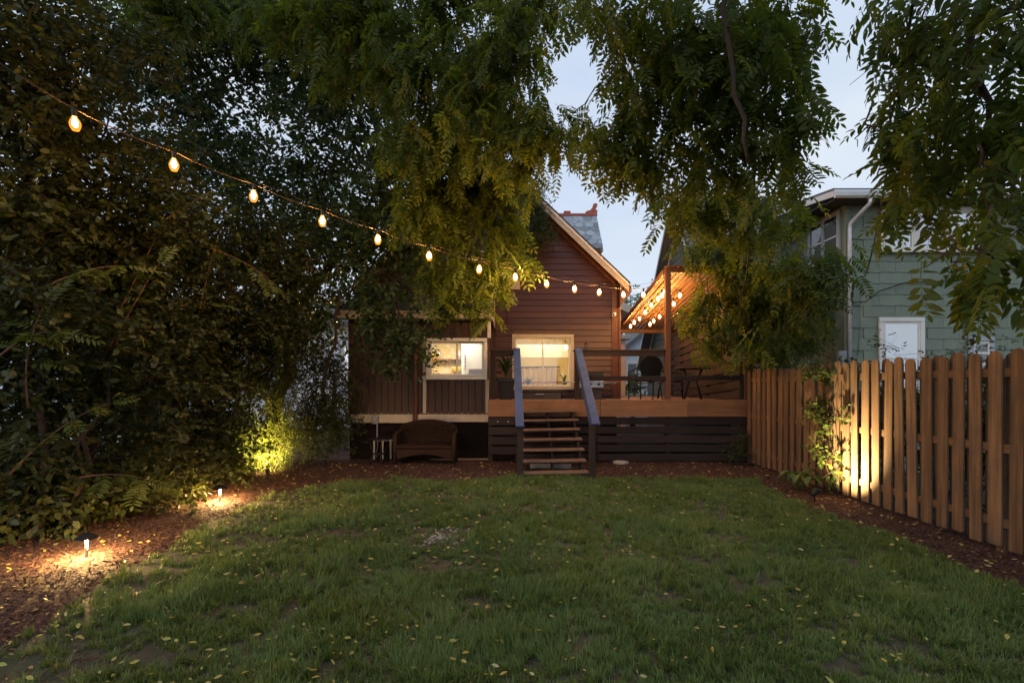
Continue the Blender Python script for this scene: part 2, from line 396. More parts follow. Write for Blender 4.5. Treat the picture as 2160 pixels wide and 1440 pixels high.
M['far_tree'] = leafmat('far_tree_leaves', [(0.05,0.085,0.030), (0.075,0.12,0.040), (0.10,0.14,0.05)], trans=0.3, rough=0.6)
#@@STRUCTURE
# ================================================================== ground, lawn, beds
def hgt(x, y):
    return 0.018*np.sin(x*1.3+0.7)*np.sin(y*0.9+0.3) + 0.012*(vnoise(x, y, 0.45, 5)-0.5)
LE_Y = [1.0, 2.86, 4.49, 5.49, 6.4, 7.68, 8.3, 8.7]; LE_X = [-2.5, -3.05, -3.40, -3.46, -3.55, -3.60, -3.30, -2.4]
RE_Y = [1.0, 3.88, 4.6, 6.78, 8.2, 8.8]; RE_X = [3.86, 3.88, 3.92, 3.90, 4.0, 4.2]
def lawn_mask(x, y):
    """signed distance-like value, positive inside the lawn"""
    xl = np.interp(y, LE_Y, LE_X) + 0.22*(vnoise(x, y, 0.5, 1)-0.5)
    xr = np.interp(y, RE_Y, RE_X) + 0.12*(vnoise(x, y, 0.5, 2)-0.5)
    yb = 8.82 + 0.10*(vnoise(x, y, 0.6, 3)-0.5)
    return np.minimum(np.minimum(x-xl, xr-x), yb-y)

mb = MB(); mb.quad((-300,-300,-0.08), (300,-300,-0.08), (300,600,-0.08), (-300,600,-0.08))
o = single(mb, 'ground', M['soil'], 'dark earth and grass stretching away behind the yard', 'ground', origin=(0,0,-0.08)); o['kind'] = 'structure'
def grid_sheet(name, x0, x1, y0, y1, step, dz, mat):
    xs = np.arange(x0, x1+1e-6, step); ys = np.arange(y0, y1+1e-6, step)
    gx, gy = np.meshgrid(xs, ys); V = np.stack([gx, gy, hgt(gx, gy)+dz], -1).reshape(-1, 3)
    nx = len(xs); i, j = np.meshgrid(np.arange(nx-1), np.arange(len(ys)-1)); a = (j*nx+i).ravel()
    T = np.stack([a, a+1, a+nx+1, a+nx], -1)
    c = V[T].mean(1)
    return V, T, c
V, T, c = grid_sheet('mulch_bed', -9, 5.2, -1, 12.6, 0.1, 0.0, None)
o = _link(bpy.data.objects.new('mulch_bed', np_mesh('mulch_bed', V, T, M['mulch'], True)), None, (0,0,0))
tag(o, 'reddish brown mulch bed framing the lawn on three sides', 'mulch bed', kind='structure')
V, T, c = grid_sheet('lawn', -4.2, 4.4, -1, 9.2, 0.1, 0.006, None)
T = T[lawn_mask(c[:, 0], c[:, 1]) > 0]
o = _link(bpy.data.objects.new('lawn', np_mesh('lawn', V, T, M['lawnsoil'], True)), None, (0,0,0))
tag(o, 'green back yard lawn in front of the deck', 'lawn', kind='structure')

# bare patches (x, y, rx, ry)
BARE = [(-0.74, 5.35, 0.42, 0.45), (-0.62, 4.45, 0.35, 0.25), (-1.9, 5.5, 0.5, 0.22), (-2.6, 5.2, 0.3, 0.22), (-2.2, 4.2, 0.35, 0.2), (2.0, 4.15, 0.32, 0.20),
        (1.2, 3.9, 0.3, 0.16), (-0.3, 3.75, 0.22, 0.14), (2.3, 5.4, 0.26, 0.14), (-2.5, 3.0, 0.5, 0.3), (-1.0, 2.9, 0.25, 0.16), (2.4, 3.1, 0.3, 0.16), (0.1, 6.6, 0.35, 0.18), (-1.0, 7.4, 0.3, 0.15), (0.6, 5.2, 0.22, 0.12), (1.7, 6.3, 0.3, 0.12), (-1.6, 3.6, 0.3, 0.18), (0.5, 3.2, 0.24, 0.14), (3.0, 4.6, 0.22, 0.14), (-2.7, 6.6, 0.4, 0.2), (-2.0, 6.1, 0.3, 0.14), (1.9, 2.9, 0.2, 0.12)]
def bare(x, y):
    b = np.zeros_like(x)
    for bx, by, rx, ry in BARE:
        b = np.maximum(b, 1.25 - np.sqrt(((x-bx)/rx)**2 + ((y-by)/ry)**2) + 0.7*(vnoise(x, y, 0.12, 9)-0.5))
    return np.clip(b, 0, 1)

def rot_from(t, n):
    """matrices with columns (side, t, n')"""
    t = t/np.linalg.norm(t, axis=1, keepdims=True)
    b = np.cross(t, n); b /= np.linalg.norm(b, axis=1, keepdims=True)+1e-9
    return np.stack([b, t, np.cross(b, t)], -1)
def unit(v): return v/(np.linalg.norm(v, axis=1, keepdims=True)+1e-9)

# grass blades, grown in tufts
def tufts(n, y0, y1):
    y = rng.uniform(y0, y1, n*3); x = rng.uniform(-4.3, 4.4, n*3)
    ok = (np.abs(x) < y*1.05+0.9) & (lawn_mask(x, y) > -0.05*rng.random(n*3))
    x, y = x[ok], y[ok]
    d = 0.20 + 0.75*vnoise(x, y, 0.20, 21) + 0.45*vnoise(x, y, 0.9, 22)
    edge = np.clip((x-np.interp(y, LE_Y, LE_X))/1.0, 0.22, 1)          # thin grass towards the left bed
    k = rng.random(len(x)) < d*edge*(1-0.96*bare(x, y))
    return x[k][:n], y[k][:n]
gx, gy, gh_, ga, gl, gt = [], [], [], [], [], []
for n, a, b, per in ((6400, 2.0, 4.2, 28), (4600, 4.2, 6.2, 24), (4600, 6.2, 9.0, 20)):
    x, y = tufts(n, a, b); m = len(x)
    th = 0.032 + 0.080*vnoise(x, y, 0.40, 31)**1.7 + 0.035*rng.random(m)**2; tone = 0.55*vnoise(x, y, 0.7, 51)+0.45*rng.random(m)
    tr = 0.014+0.030*rng.random(m); ta = vnoise(x, y, 0.5, 41)*9; lx = 0.35*np.cos(ta); ly = 0.35*np.sin(ta)
    r = np.sqrt(rng.random((m, per)))*tr[:, None]; an = rng.uniform(0, 6.283, (m, per))
    bx, by = r*np.cos(an), r*np.sin(an)
    gx.append((x[:, None]+bx).ravel()); gy.append((y[:, None]+by).ravel())
    vx = bx/0.03*0.7+lx[:, None]+rng.normal(0, .35, (m, per)); vy = by/0.03*0.7+ly[:, None]+rng.normal(0, .35, (m, per))
    ga.append(np.arctan2(vy, vx).ravel()); gl.append(np.clip(np.hypot(vx, vy)*0.75+rng.normal(0, .12, (m, per)), 0.05, 1.35).ravel())
    gh_.append((th[:, None]*(0.45+0.75*rng.random((m, per)))).ravel()); gt.append(np.repeat(tone, per))
gx, gy, hh, az, lean, tone = [np.concatenate(q) for q in (gx, gy, gh_, ga, gl, gt)]; ng = len(gx)
dirx, diry = np.cos(az), np.sin(az)
wdt = 0.0016 + 0.0024*rng.random(ng)
base = np.stack([gx, gy, hgt(gx, gy)+0.002], -1)
sa = az+rng.normal(1.57, 0.6, ng)
sv = np.stack([np.cos(sa), np.sin(sa), np.zeros(ng)], -1)*wdt[:, None]
d1 = np.stack([dirx*np.sin(lean*0.5), diry*np.sin(lean*0.5), np.cos(lean*0.5)], -1)
d2 = np.stack([dirx*np.sin(lean*1.5), diry*np.sin(lean*1.5), np.cos(lean*1.5)], -1)
p1 = base + d1*(hh*0.55)[:, None]; p2 = p1 + d2*(hh*0.60)[:, None]
V = np.stack([base-sv, base+sv, p1+sv*0.85, p1-sv*0.85, p2], 1).reshape(-1, 3)
i0 = (np.arange(ng)*5)[:, None]
T = np.concatenate([i0+np.array([0,1,2]), i0+np.array([0,2,3]), i0+np.array([3,2,4])], 0)
me = np_mesh('grass', V, T, M['grass'])
at_ = me.attributes.new('tone', 'FLOAT', 'POINT'); at_.data.foreach_set('value', np.repeat(tone*0.6+rng.random(ng)*0.4, 5).astype(np.float32))
o = _link(bpy.data.objects.new('grass', me), None, (0,0,0))
tag(o, 'green unmown grass blades covering the lawn', 'grass', kind='stuff')

# mulch shreds
nm = 130000
y = 2.2 + (9.3)*rng.random(nm*2)**1.3; x = rng.uniform(-7, 5.0, nm*2)
ok = (lawn_mask(x, y) < 0.08*rng.random(nm*2)) & (np.abs(x) < y*1.05+0.9) & (y < 11.3); x, y = x[ok][:nm], y[ok][:nm]
ex = rng.uniform(-3.6, 0, 5000); ey = rng.uniform(2.5, 6, 5000); kb = (bare(ex, ey) > 0.35) | (rng.random(5000) < 0.12)
x = np.concatenate([x, ex[kb]]); y = np.concatenate([y, ey[kb]]); nm = len(x)
a = rng.uniform(0, 6.283, nm); til = rng.normal(0, 0.35, nm)
t = np.stack([np.cos(a), np.sin(a), til], -1); nn = np.stack([rng.normal(0,.4,nm), rng.normal(0,.4,nm), np.ones(nm)], -1)
Mt = rot_from(t, nn); ln = 0.009+0.022*rng.random(nm)**1.5
tv = np.array([[-0.5,-1,0],[0.5,-0.8,0.1],[0.6,0.9,0.05],[-0.4,1,0]], float); tt = np.array([[0,1,2],[0,2,3]])
S = Mt*np.stack([ln*0.32, ln, ln*0.3], -1)[:, None, :]
V, T = scatter(tv, tt, S, np.stack([x, y, hgt(x, y)+0.006+0.012*rng.random(nm)], -1))
o = _link(bpy.data.objects.new('mulch_shreds', np_mesh('mulch_shreds', V, T, M['mulchchip'])), None, (0,0,0))
tag(o, 'loose shredded bark mulch scattered over the beds', 'mulch', kind='stuff')

# fallen leaves: template oval, slightly cupped
lv = np.array([[0,-1,0.0],[-0.42,-0.35,0.10],[-0.40,0.35,0.12],[0,1,0.02],[0.40,0.35,0.12],[0.42,-0.35,0.10],[0,0,0]], float)
lt = np.array([[6,0,1],[6,1,2],[6,2,3],[6,3,4],[6,4,5],[6,5,0]])
def fallen(n, where):
    y = 2.4 + 9*rng.random(n*8)**1.25; x = rng.uniform(-6, 5, n*8)
    m = lawn_mask(x, y); ok = (m > 0.02) if where == 'lawn' else (m < -0.02)
    ok &= (np.abs(x) < y*1.03+0.3) & (y < 10.6)
    w = 0.30+0.9*np.clip((0.8-x)/3.5, 0, 1)*(vnoise(x, y, 0.7, 61) > 0.35) if where == 'lawn' else 0.9
    ok &= rng.random(n*8) < w
    x, y = x[ok][:n], y[ok][:n]; n = len(x)
    a = rng.uniform(0, 6.283, n); t = np.stack([np.cos(a), np.sin(a), rng.normal(0, .22, n)], -1)
    nn = np.stack([rng.normal(0,.4,n), rng.normal(0,.4,n)-0.2, np.ones(n)], -1)
    return x, y, rot_from(t, nn), 0.011+0.019*rng.random(n)**1.3
x, y, Mt, sz = fallen(1000, 'lawn')
order = np.argsort(-(sz/y))
leaf_me = []
for k in range(4):
    w = lv*np.array([0.85+0.3*rng.random(), 1, 0.6+1.4*rng.random()]); w[3, 2] += 0.2*rng.random()
    leaf_me.append(np_mesh('fallen_leaf', w, lt, M['litter1'], True))
for q, i in enumerate(order[:300]):
    o = bpy.data.objects.new('fallen_leaf', leaf_me[q % 4]); COL.objects.link(o)
    m4 = Matrix(Mt[i].tolist()).to_4x4(); o.rotation_euler = m4.to_euler()
    o.location = (x[i], y[i], float(hgt(x[i], y[i]))+0.045+0.03*random.random()); s = float(sz[i]); o.scale = (s, s, s)
    tag(o, 'small curled yellow leaf fallen on the lawn grass', 'leaf', 'yellow leaves fallen on the lawn')
r_ = order[300:]
V1, T1 = scatter(lv, lt, Mt[r_]*sz[r_][:, None, None], np.stack([x[r_], y[r_], hgt(x[r_], y[r_])+0.055], -1))
x, y, Mt, sz = fallen(1300, 'bed')
V2, T2 = scatter(lv, lt, Mt*(sz*0.95)[:, None, None], np.stack([x, y, hgt(x, y)+0.026], -1))
V = np.concatenate([V1, V2]); T = np.concatenate([T1, T2+len(V1)])
o = _link(bpy.data.objects.new('leaf_litter', np_mesh('leaf_litter', V, T, M['litter'], True)), None, (0,0,0))
tag(o, 'tiny yellow leaf litter sprinkled over mulch and far grass', 'leaf litter', kind='stuff')

# pale pebbles on the bare spot
pb = MB()
for k in range(150):
    a = random.uniform(0, 6.28); rr = abs(random.gauss(0, 0.17)); r0 = random.uniform(0.007, 0.022)
    cx, cy_ = -0.76+rr*1.2*math.cos(a), 5.38+rr*1.5*math.sin(a)
    pr = [(r0*0.35, -0.3*r0), (r0*random.uniform(.9,1.1), 0.1*r0), (r0*random.uniform(.6,.9), 0.55*r0), (r0*0.2, 0.75*r0)]
    pb.lathe(pr, (cx, cy_, float(hgt(cx, cy_))+0.008), 6)
o = single(pb, 'pebbles', M['stone'], 'patch of pale pebbles showing through the thin grass', 'pebbles', smooth=False, origin=(0,0,0)); o['kind'] = 'stuff'

# ================================================================== the brown house
HY = 12.8
house = thing('house', (-0.49, HY, 0), 'dark maroon gabled house with lit windows behind the wooden deck', 'house')
AX, HALF, PITCH, ZTOP = -0.49, 3.11, 0.957, 7.33
XL, XR = AX-HALF, AX+HALF
def roof_z(X): return ZTOP - PITCH*abs(X-AX)
W2 = (0.0, 1.54, 1.52, 2.90)      # kitchen-side window outer trim x0 x1 z0 z1
W3 = (-0.78, 0.20, 4.02, 4.98)    # attic window
def wall_with_holes(y0, y1, x0, x1, z0, z1, holes):
    mb = MB(); xs = sorted({x0, x1, *[h[0] for h in holes], *[h[1] for h in holes]}); zs = sorted({z0, z1, *[h[2] for h in holes], *[h[3] for h in holes]})
    for i in range(len(xs)-1):
        for j in range(len(zs)-1):
            cx, cz = (xs[i]+xs[i+1])/2, (zs[j]+zs[j+1])/2
            if any(h[0] < cx < h[1] and h[2] < cz < h[3] for h in holes): continue
            mb.box(xs[i], xs[i+1], y0, y1, zs[j], zs[j+1])
    return mb
h2 = (W2[0]+0.06, W2[1]-0.06, W2[2]+0.06, W2[3]-0.06); h3 = (W3[0]+0.05, W3[1]-0.05, W3[2]+0.05, W3[3]-0.05)
mb = wall_with_holes(HY+0.02, HY+0.16, XL, XR, 0.0, 4.0, [h2, (-3.40, -0.62, 1.0, 3.0)])
mb2 = wall_with_holes(HY+0.02, HY+0.16, -1.6, 0.62, 4.0, 5.6, [h3])
mb.v, mb.f = mb.v, mb.f
o_ = len(mb.v); mb.v += mb2.v; mb.f += [tuple(i+o_ for i in f) for f in mb2.f]
mb.prism([(XL, 4.0), (-1.6, 4.0), (-1.6, 5.6), (-1.6, roof_z(-1.6)-0.12), (XL, roof_z(XL)-0.12)], 'y', HY+0.02, HY+0.16)
mb.prism([(0.62, 4.0), (XR, 4.0), (XR, roof_z(XR)-0.12), (0.62, roof_z(0.62)-0.12)], 'y', HY+0.02, HY+0.16)
mb.prism([(-1.6, 5.6), (0.62, 5.6), (0.62, roof_z(0.62)-0.12), (AX, ZTOP-0.12), (-1.6, roof_z(-1.6)-0.12)], 'y', HY+0.02, HY+0.16)
gable = part(mb, 'gable_wall', M['siding'], house)
side = MB(); side.box(XR-0.14, XR, HY+0.165, 21, 0, 4.0); side.box(XL, XL+0.14, HY+0.165, 21, 0, 4.0); side.box(XL, XR, 21.0, 21.14, 0, 4.3)
part(side, 'side_wall', M['siding'], house)
# clapboards
ROW = 0.150
for r in range(41):
    z0 = 1.22 + r*ROW; z1 = z0+ROW+0.02
    x1 = min(XR-0.10, AX + (ZTOP-0.20-z0-ROW*0.5)/PITCH); x0 = max(XL+0.05, AX - (ZTOP-0.20-z0-ROW*0.5)/PITCH)
    if z0 < 3.6: x0 = max(x0, -0.42)
    if x1-x0 < 0.15: continue
    segs = [(x0, x1)]
    for w in (W2, W3):
        if z1-0.02 > w[2]+0.02 and z0 < w[3]-0.02:
            ns = []
            for a, b in segs:
                if a < w[0]: ns.append((a, min(b, w[0]+0.02)))
                if b > w[1]: ns.append((max(a, w[1]-0.02), b))
            segs = ns
    for a, b in segs:
        if b-a < 0.06: continue
        j = random.uniform(-0.002, 0.002)
        mb = MB().hexa([(a, HY-0.024+j, z0), (b, HY-0.024+j, z0), (b, HY+0.018, z0), (a, HY+0.018, z0),
                        (a, HY+0.006, z1), (b, HY+0.006, z1), (b, HY+0.018, z1), (a, HY+0.018, z1)])
        part(mb, 'siding_board', M['siding'], gable, origin=((a+b)/2, HY, z0))
mb = MB().box(XR-0.13, XR+0.012, HY-0.035, HY+0.01, 0.9, 4.06, 0.006); part(mb, 'corner_trim', M['maroon_trim'], house)
mb = MB().box(XR+0.012, XR+0.03, HY-0.03, HY+0.14, 0.9, 4.0, 0.004); part(mb, 'corner_trim', M['maroon_trim'], house)
mb = MB().box(XR+0.035, XR+0.105, HY+0.0, HY+0.06, 0.9, 3.62, 0.012); part(mb, 'downspout', M['maroon_trim'], house)

# roof: two slabs, rake boards, soffit, eave return
OV = 0.36
def slab(sg, t0, t1, y0, y1, xo, mbx=None):
    """sloped slab between offsets t0,t1 below the roof line, to x offset xo from the ridge"""
    m = mbx or MB()
    a = (AX, ZTOP-t0); b = (AX+sg*xo, ZTOP-PITCH*xo-t0); c_ = (AX+sg*xo, ZTOP-PITCH*xo-t1); d = (AX, ZTOP-t1)
    return m.prism([a, b, c_, d], 'y', y0, y1)
mb = MB()
for sg in (-1, 1): slab(sg, -0.015, 0.03, HY-OV-0.03, 21.4, 3.36, mb)
roof = part(mb, 'roof', M['roofing'], house)
for sg in (-1, 1):
    part(slab(sg, 0.032, 0.24, HY-OV, HY-OV+0.035, 3.33), 'rake_board', M['cream'], roof)
    part(slab(sg, 0.032, 0.10, HY-OV-0.022, HY-OV-0.002, 3.335), 'rake_moulding', M['white'], roof)
    part(slab(sg, 0.175, 0.20, HY-OV+0.037, HY+0.02, 3.30), 'soffit', M['maroon_trim'], roof)
    part(slab(sg, 0.205, 0.30, HY-0.05, HY-0.027, 3.05), 'frieze_board', M['maroon_trim'], roof)
# eave returns with a curved bracket outline
for sg in (-1, 1):
    X = lambda v: AX+sg*v
    poly = [(X(3.125), 4.12), (X(3.34), 4.10), (X(3.40), 4.03), (X(3.41), 3.93), (X(3.36), 3.83), (X(3.26), 3.74), (X(3.18), 3.62), (X(3.125), 3.55)]
    part(MB().prism(poly, 'y', HY-OV+0.04, 21), 'eave_return', M['maroon_trim'], roof)

# slate cross gable with red ridge
xg0, xg1 = 0.4, 2.68
ye, ze, yr, zr = 15.0, 5.62, 16.25, 7.0
mb = MB().prism([(ye, ze-0.04), (yr, zr-0.04), (yr+(yr-ye), ze-0.04)], 'x', xg0, xg1)
cross = part(mb, 'cross_gable', M['cream'], house)
mb = MB().box(xg0, xg1-0.16, ye+0.2, 2*yr-ye-0.2, 4.0, ze-0.05); part(mb, 'cross_gable_wall', M['siding'], house)
sl = Vector((0, yr-ye, zr-ze)); SL = sl.length; su = sl.normalized(); nu = Vector((0, -su.z, su.y))
TW, EXPO = 0.30, SL/8.0
ang = [math.pi*k/6 for k in range(7)]
def slate_mesh(w):
    m = MB(); out = [(-w/2, EXPO*1.5), (-w/2, EXPO*0.58)] + [(-w/2*math.cos(a), EXPO*0.58*(1-math.sin(a))) for a in ang[1:-1]] + [(w/2, EXPO*0.58), (w/2, EXPO*1.5)]
    lo = [Vector((u, 0, 0)) + su*v + nu*(0.020-0.012*v/(EXPO*1.5)) for u, v in out]; hi = [p + nu*0.024 for p in lo]
    n = len(lo); o = 0; m.v += [tuple(p) for p in lo+hi]
    m.f.append(tuple(range(n))[::-1]); m.f.append(tuple(range(n, 2*n)))
    for i in range(n): m.f.append((i, (i+1) % n, n+(i+1) % n, n+i))
    return m.mesh('slate', M['slate'])
sm = slate_mesh(TW-0.016)
smh = slate_mesh(TW/2-0.008)
for r in range(8):
    x = xg1 - 0.003
    first = True
    while x > 0.95:
        w = TW/2 if (first and r % 2) else TW
        p = Vector((x-w/2, ye-0.03, ze-0.02)) + su*(r*EXPO)
        if r == 7: p -= su*(EXPO*0.42)
        inst(smh if w < TW else sm, 'slate', p, cross); x -= w; first = False
mb = MB().box(0.6, xg1+0.02, yr-0.09, yr+0.09, zr-0.02, zr+0.07, 0.02)
ridge = part(mb, 'ridge_cap', M['redtile'], house)
for xx in (1.32, 1.75): part(MB().box(xx-0.11, xx+0.11, yr-0.05, yr+0.05, zr+0.072, zr+0.16, 0.015), 'ridge_crest', M['redtile'], ridge)
mb = MB().prism([(2.30,zr+0.072),(2.69,zr+0.072),(2.71,zr+0.17),(2.64,zr+0.20),(2.69,zr+0.28),(2.71,zr+0.36),(2.66,zr+0.40),(2.58,zr+0.38),(2.55,zr+0.28),(2.48,zr+0.18),(2.36,zr+0.15)], 'y', yr-0.05, yr+0.05)
part(mb, 'ridge_finial', M['redtile'], ridge)

# windows
def slider_window(parent, x0, x1, y, z0, z1, trim, frame, tm, fm, name='window'):
    w = MB()
    w.box(x0, x1, y-0.035, y, z1-trim, z1, 0.005); w.box(x0, x1, y-0.035, y, z0, z0+trim, 0.005)
    w.box(x0, x0+trim, y-0.033, y, z0+trim+0.001, z1-trim-0.001, 0.005); w.box(x1-trim, x1, y-0.033, y, z0+trim+0.001, z1-trim-0.001, 0.005)
    win = part(w, name, tm, parent)
    a0, a1, b0, b1 = x0+trim+0.002, x1-trim-0.002, z0+trim+0.002, z1-trim-0.002
    xm = (a0+a1)/2; f = frame
    for k, (p, q, dy) in enumerate(((a0, xm+f/2, 0.012), (xm-f/2, a1, 0.045))):
        s = MB(); yy = y+dy
        s.box(p, q, yy, yy+0.03, b1-f, b1, 0.003); s.box(p, q, yy, yy+0.03, b0, b0+f, 0.003)
        s.box(p, p+f, yy+0.001, yy+0.029, b0+f+0.001, b1-f-0.001, 0.003); s.box(q-f, q, yy+0.001, yy+0.029, b0+f+0.001, b1-f-0.001, 0.003)
        part(s, 'sash', fm, win)
        part(MB().box(p+f+0.001, q-f-0.001, yy+0.012, yy+0.018, b0+f+0.001, b1-f-0.001), 'pane', M['glass'], win)
    return win
slider_window(house, W2[0], W2[1], HY-0.03, W2[2], W2[3], 0.085, 0.035, M['cream'], M['vinyl'])
slider_window(house, W3[0], W3[1], HY-0.03, W3[2], W3[3], 0.10, 0.03, M['cream'], M['vinyl'])

# ---- kitchen wing (lower left, vertical boards)
AY = 11.3; AXL, AXR = -3.62, -0.52
wing_h = (-1.80, -0.62, 1.84, 2.58)
mb = wall_with_holes(AY+0.02, AY+0.12, AXL, AXR, 1.02, 3.15, [wing_h])
wing = part(mb, 'wing_wall', M['plank_v'], house)
mb = MB().box(AXL, AXL+0.1, AY+0.125, HY, 0.9, 3.15); mb.box(AXR-0.1, AXR, AY+0.125, HY, 0.9, 3.15); part(mb, 'wing_side_wall', M['plank_v'], house)
x = AXL; k = 0
while x < AXR-0.02:
    w = min(0.148, AXR-x); a, b = x+0.004, x+w-0.004
    zs = [(0.99, 3.15)]
    if b > -1.87 and a < -0.55: zs = [(0.99, 1.80), (2.62, 3.15)]
    for z0, z1 in zs:
        part(MB().box(a, b, AY-0.002+random.uniform(-.002,.002), AY+0.018, z0, z1, 0.005), 'siding_plank', M['plank_v'], wing, origin=((a+b)/2, AY, z0))
    x += w
slider_window(house, -1.885, -0.545, AY-0.025, 1.755, 2.665, 0.075, 0.045, M['white'], M['vinyl'])
part(MB().box(-1.965, -1.89, AY-0.030, AY-0.004, 1.01, 2.70, 0.004), 'trim_board', M['cream'], house)
part(MB().box(-0.585, -0.51, AY-0.032, AY-0.004, 1.01, 1.75, 0.004), 'trim_board', M['cream'], house)
part(MB().box(-0.54, -0.47, AY-0.030, AY-0.004, 2.67, 3.08, 0.004), 'trim_board', M['white'], house)
part(MB().box(AXL-0.02, -2.19, AY-0.03, AY+0.02, 0.80, 0.988, 0.005), 'skirt_board', M['cream'], house)
part(MB().box(-2.185, AXR, AY-0.03, AY+0.02, 0.82, 0.988, 0.005), 'skirt_board', M['cream'], house)
found = part(MB().box(AXL+0.03, AXR-0.02, AY+0.03, AY+0.3, -0.1, 0.80), 'foundation', M['foundation'], house)
fv = MB()
for xx in (-3.02, -2.83, -2.66, -2.47): fv.box(xx-0.018, xx+0.018, AY-0.09, AY-0.06, 0.0, 0.44, 0.003)
fv.box(-3.04, -2.45, AY-0.058, AY-0.03, 0.405, 0.44, 0.003)
part(fv, 'vent_frame', M['plastic_g'], found)
# wing roof
mb = MB().prism([(AY-0.32, 3.22), (HY-0.03, 3.88), (HY-0.03, 3.93), (AY-0.33, 3.27)], 'x', AXL-0.15, AXR+0.10)
wroof = part(mb, 'wing_roof', M['roofing'], house)
part(MB().box(AXL-0.15, AXR+0.10, AY-0.315, AY-0.285, 3.06, 3.225, 0.006), 'fascia_board', M['cream'], wroof)
part(MB().box(AXL-0.16, AXR+0.12, AY-0.345, AY-0.318, 3.165, 3.232, 0.006), 'gutter_edge', M['cream'], wroof)
part(MB().prism([(AY-0.285, 3.05), (AY-0.285, 3.21), (HY-0.03, 3.86), (HY-0.03, 3.05)], 'x', AXR+0.06, AXR+0.10), 'gable_return', M['cream'], wroof)
part(MB().box(AXL-0.14, AXR+0.055, AY-0.28, AY+0.0, 3.06, 3.085, 0.004), 'soffit', M['cream'], wroof)
part(MB().tube([(-2.12, AY-0.30, 3.1), (-2.12, AY-0.24, 3.02), (-2.12, AY-0.07, 2.9), (-2.12, AY-0.07, 0.55), (-2.12, AY-0.16, 0.45)], 0.05, 8), 'downspout', M['maroon_trim'], house)
eb = thing('meter_box', (-3.0, AY-0.08, 0.78), 'small dark utility box on the pale skirt board left of downspout', 'utility box')
part(MB().box(-3.07, -2.93, AY-0.11, AY-0.032, 0.78, 0.97, 0.01), 'cover', M['plastic_g'], eb)
part(MB().tube([(-2.96, AY-0.06, 0.78), (-2.96, AY-0.06, 0.05)], 0.018, 6), 'conduit', M['plastic_g'], eb)

# ---- lit rooms behind the windows
def lamp(name, kind, loc, energy, col, size=None, rot=None, spot=None, blend=None, parent=None):
    d = bpy.data.lights.new(name, kind); d.energy = energy; d.color = col
    if kind == 'AREA': d.shape = 'RECTANGLE'; d.size, d.size_y = size
    elif size is not None: d.shadow_soft_size = size
    if spot: d.spot_size = spot; d.spot_blend = blend
    o = bpy.data.objects.new(name, d); _link(o, parent, loc)
    if rot is not None: o.rotation_euler = rot
    return o
room = MB(); ry0, ry1 = AY+0.13, AY+2.6
rx0, rx1 = -3.4, -0.62
room.box(rx0, rx1, ry1, ry1+0.05, 1.0, 3.0); room.box(rx0-0.05, rx0, ry0, ry1, 1.0, 3.0); room.box(rx1+0.001, rx1+0.02, ry0, ry1, 1.0, 3.0)
room.box(rx0, rx1, ry0, ry1, 0.95, 1.0); room.box(rx0, rx1, ry0, ry1, 3.0, 3.04)
part(room, 'kitchen_room', M['plaster'], house)
lamp('kitchen_ceiling_light', 'AREA', (-1.6, AY+1.2, 2.96), 100, (1.0, 0.86, 0.62), (1.2, 0.8), parent=house)
room = MB(); ry0, ry1 = HY+0.17, HY+3.4; rx0, rx1 = -0.45, 2.40
room.box(rx0, rx1, ry1, ry1+0.05, 1.0, 3.6); room.box(rx0-0.05, rx0, ry0, ry1, 1.0, 3.6); room.box(rx1, rx1+0.05, ry0, ry1, 1.0, 3.6)
room.box(rx0, rx1, ry0, ry1, 0.95, 1.0); room.box(rx0, rx1, ry0, ry1, 3.6, 3.65)
part(room, 'dining_room', M['plaster'], house)
lamp('dining_ceiling_light', 'AREA', (0.9, HY+1.5, 3.55), 80, (1.0, 0.76, 0.42), (1.2, 0.9), parent=house)
room = MB(); ry0, ry1 = HY+0.17, HY+1.6
room.box(-1.2, 0.6, ry1, ry1+0.05, 3.8, 5.5); room.box(-1.25, -1.2, ry0, ry1, 3.8, 5.5); room.box(0.6, 0.65, ry0, ry1, 3.8, 5.5); room.box(-1.2, 0.6, ry0, ry1, 3.75, 3.8); room.box(-1.2, 0.6, ry0, ry1, 5.5, 5.55)
part(room, 'attic_room', M['plaster'], house)
lamp('attic_ceiling_light', 'AREA', (-0.3, HY+0.8, 5.45), 14, (1.0, 0.78, 0.45), (0.6, 0.6), parent=house)
# beam and doorway in the dining room
db = MB().box(-0.44, 2.39, HY+1.9, HY+2.1, 2.42, 2.80, 0.01); db.box(1.62, 1.86, HY+1.9, HY+2.1, 1.0, 2.42, 0.01); part(db, 'ceiling_beam', M['plaster_w'], house)
# pendant lamp seen through the window
pl = thing('pendant_lamp', (1.48, HY+0.9, 2.2), 'small lit hanging bulb just inside the right window', 'lamp')
p = at(1193, 733, HY+0.9)
part(MB().tube([(p.x, p.y, 3.59), (p.x, p.y, p.z+0.07)], 0.006, 6), 'cord', M['rubber'], pl)
part(MB().lathe([(0.012,-0.05),(0.035,-0.02),(0.038,0.01),(0.02,0.05),(0.012,0.07)], p, 10), 'bulb', M['lens'], pl, True)
# curtain rod and curtain on the back wall
cr = thing('curtain', (0.6, HY+3.3, 1.2), 'tan curtain hanging from a dark rod inside the right window', 'curtain')
part(MB().tube([(0.05, HY+3.25, 2.20), (1.5, HY+3.25, 2.22)], 0.016, 6), 'rod', M['blackmetal'], cr)
cv = MB(); n = 40
pts = [(0.1+1.35*k/n, HY+3.27+0.03*math.sin(k*1.3)) for k in range(n+1)]
for k in range(n): cv.quad((*pts[k], 1.02), (*pts[k+1], 1.02), (*pts[k+1], 2.19), (*pts[k], 2.19))
part(cv, 'cloth', M['curtain'], cr, True)

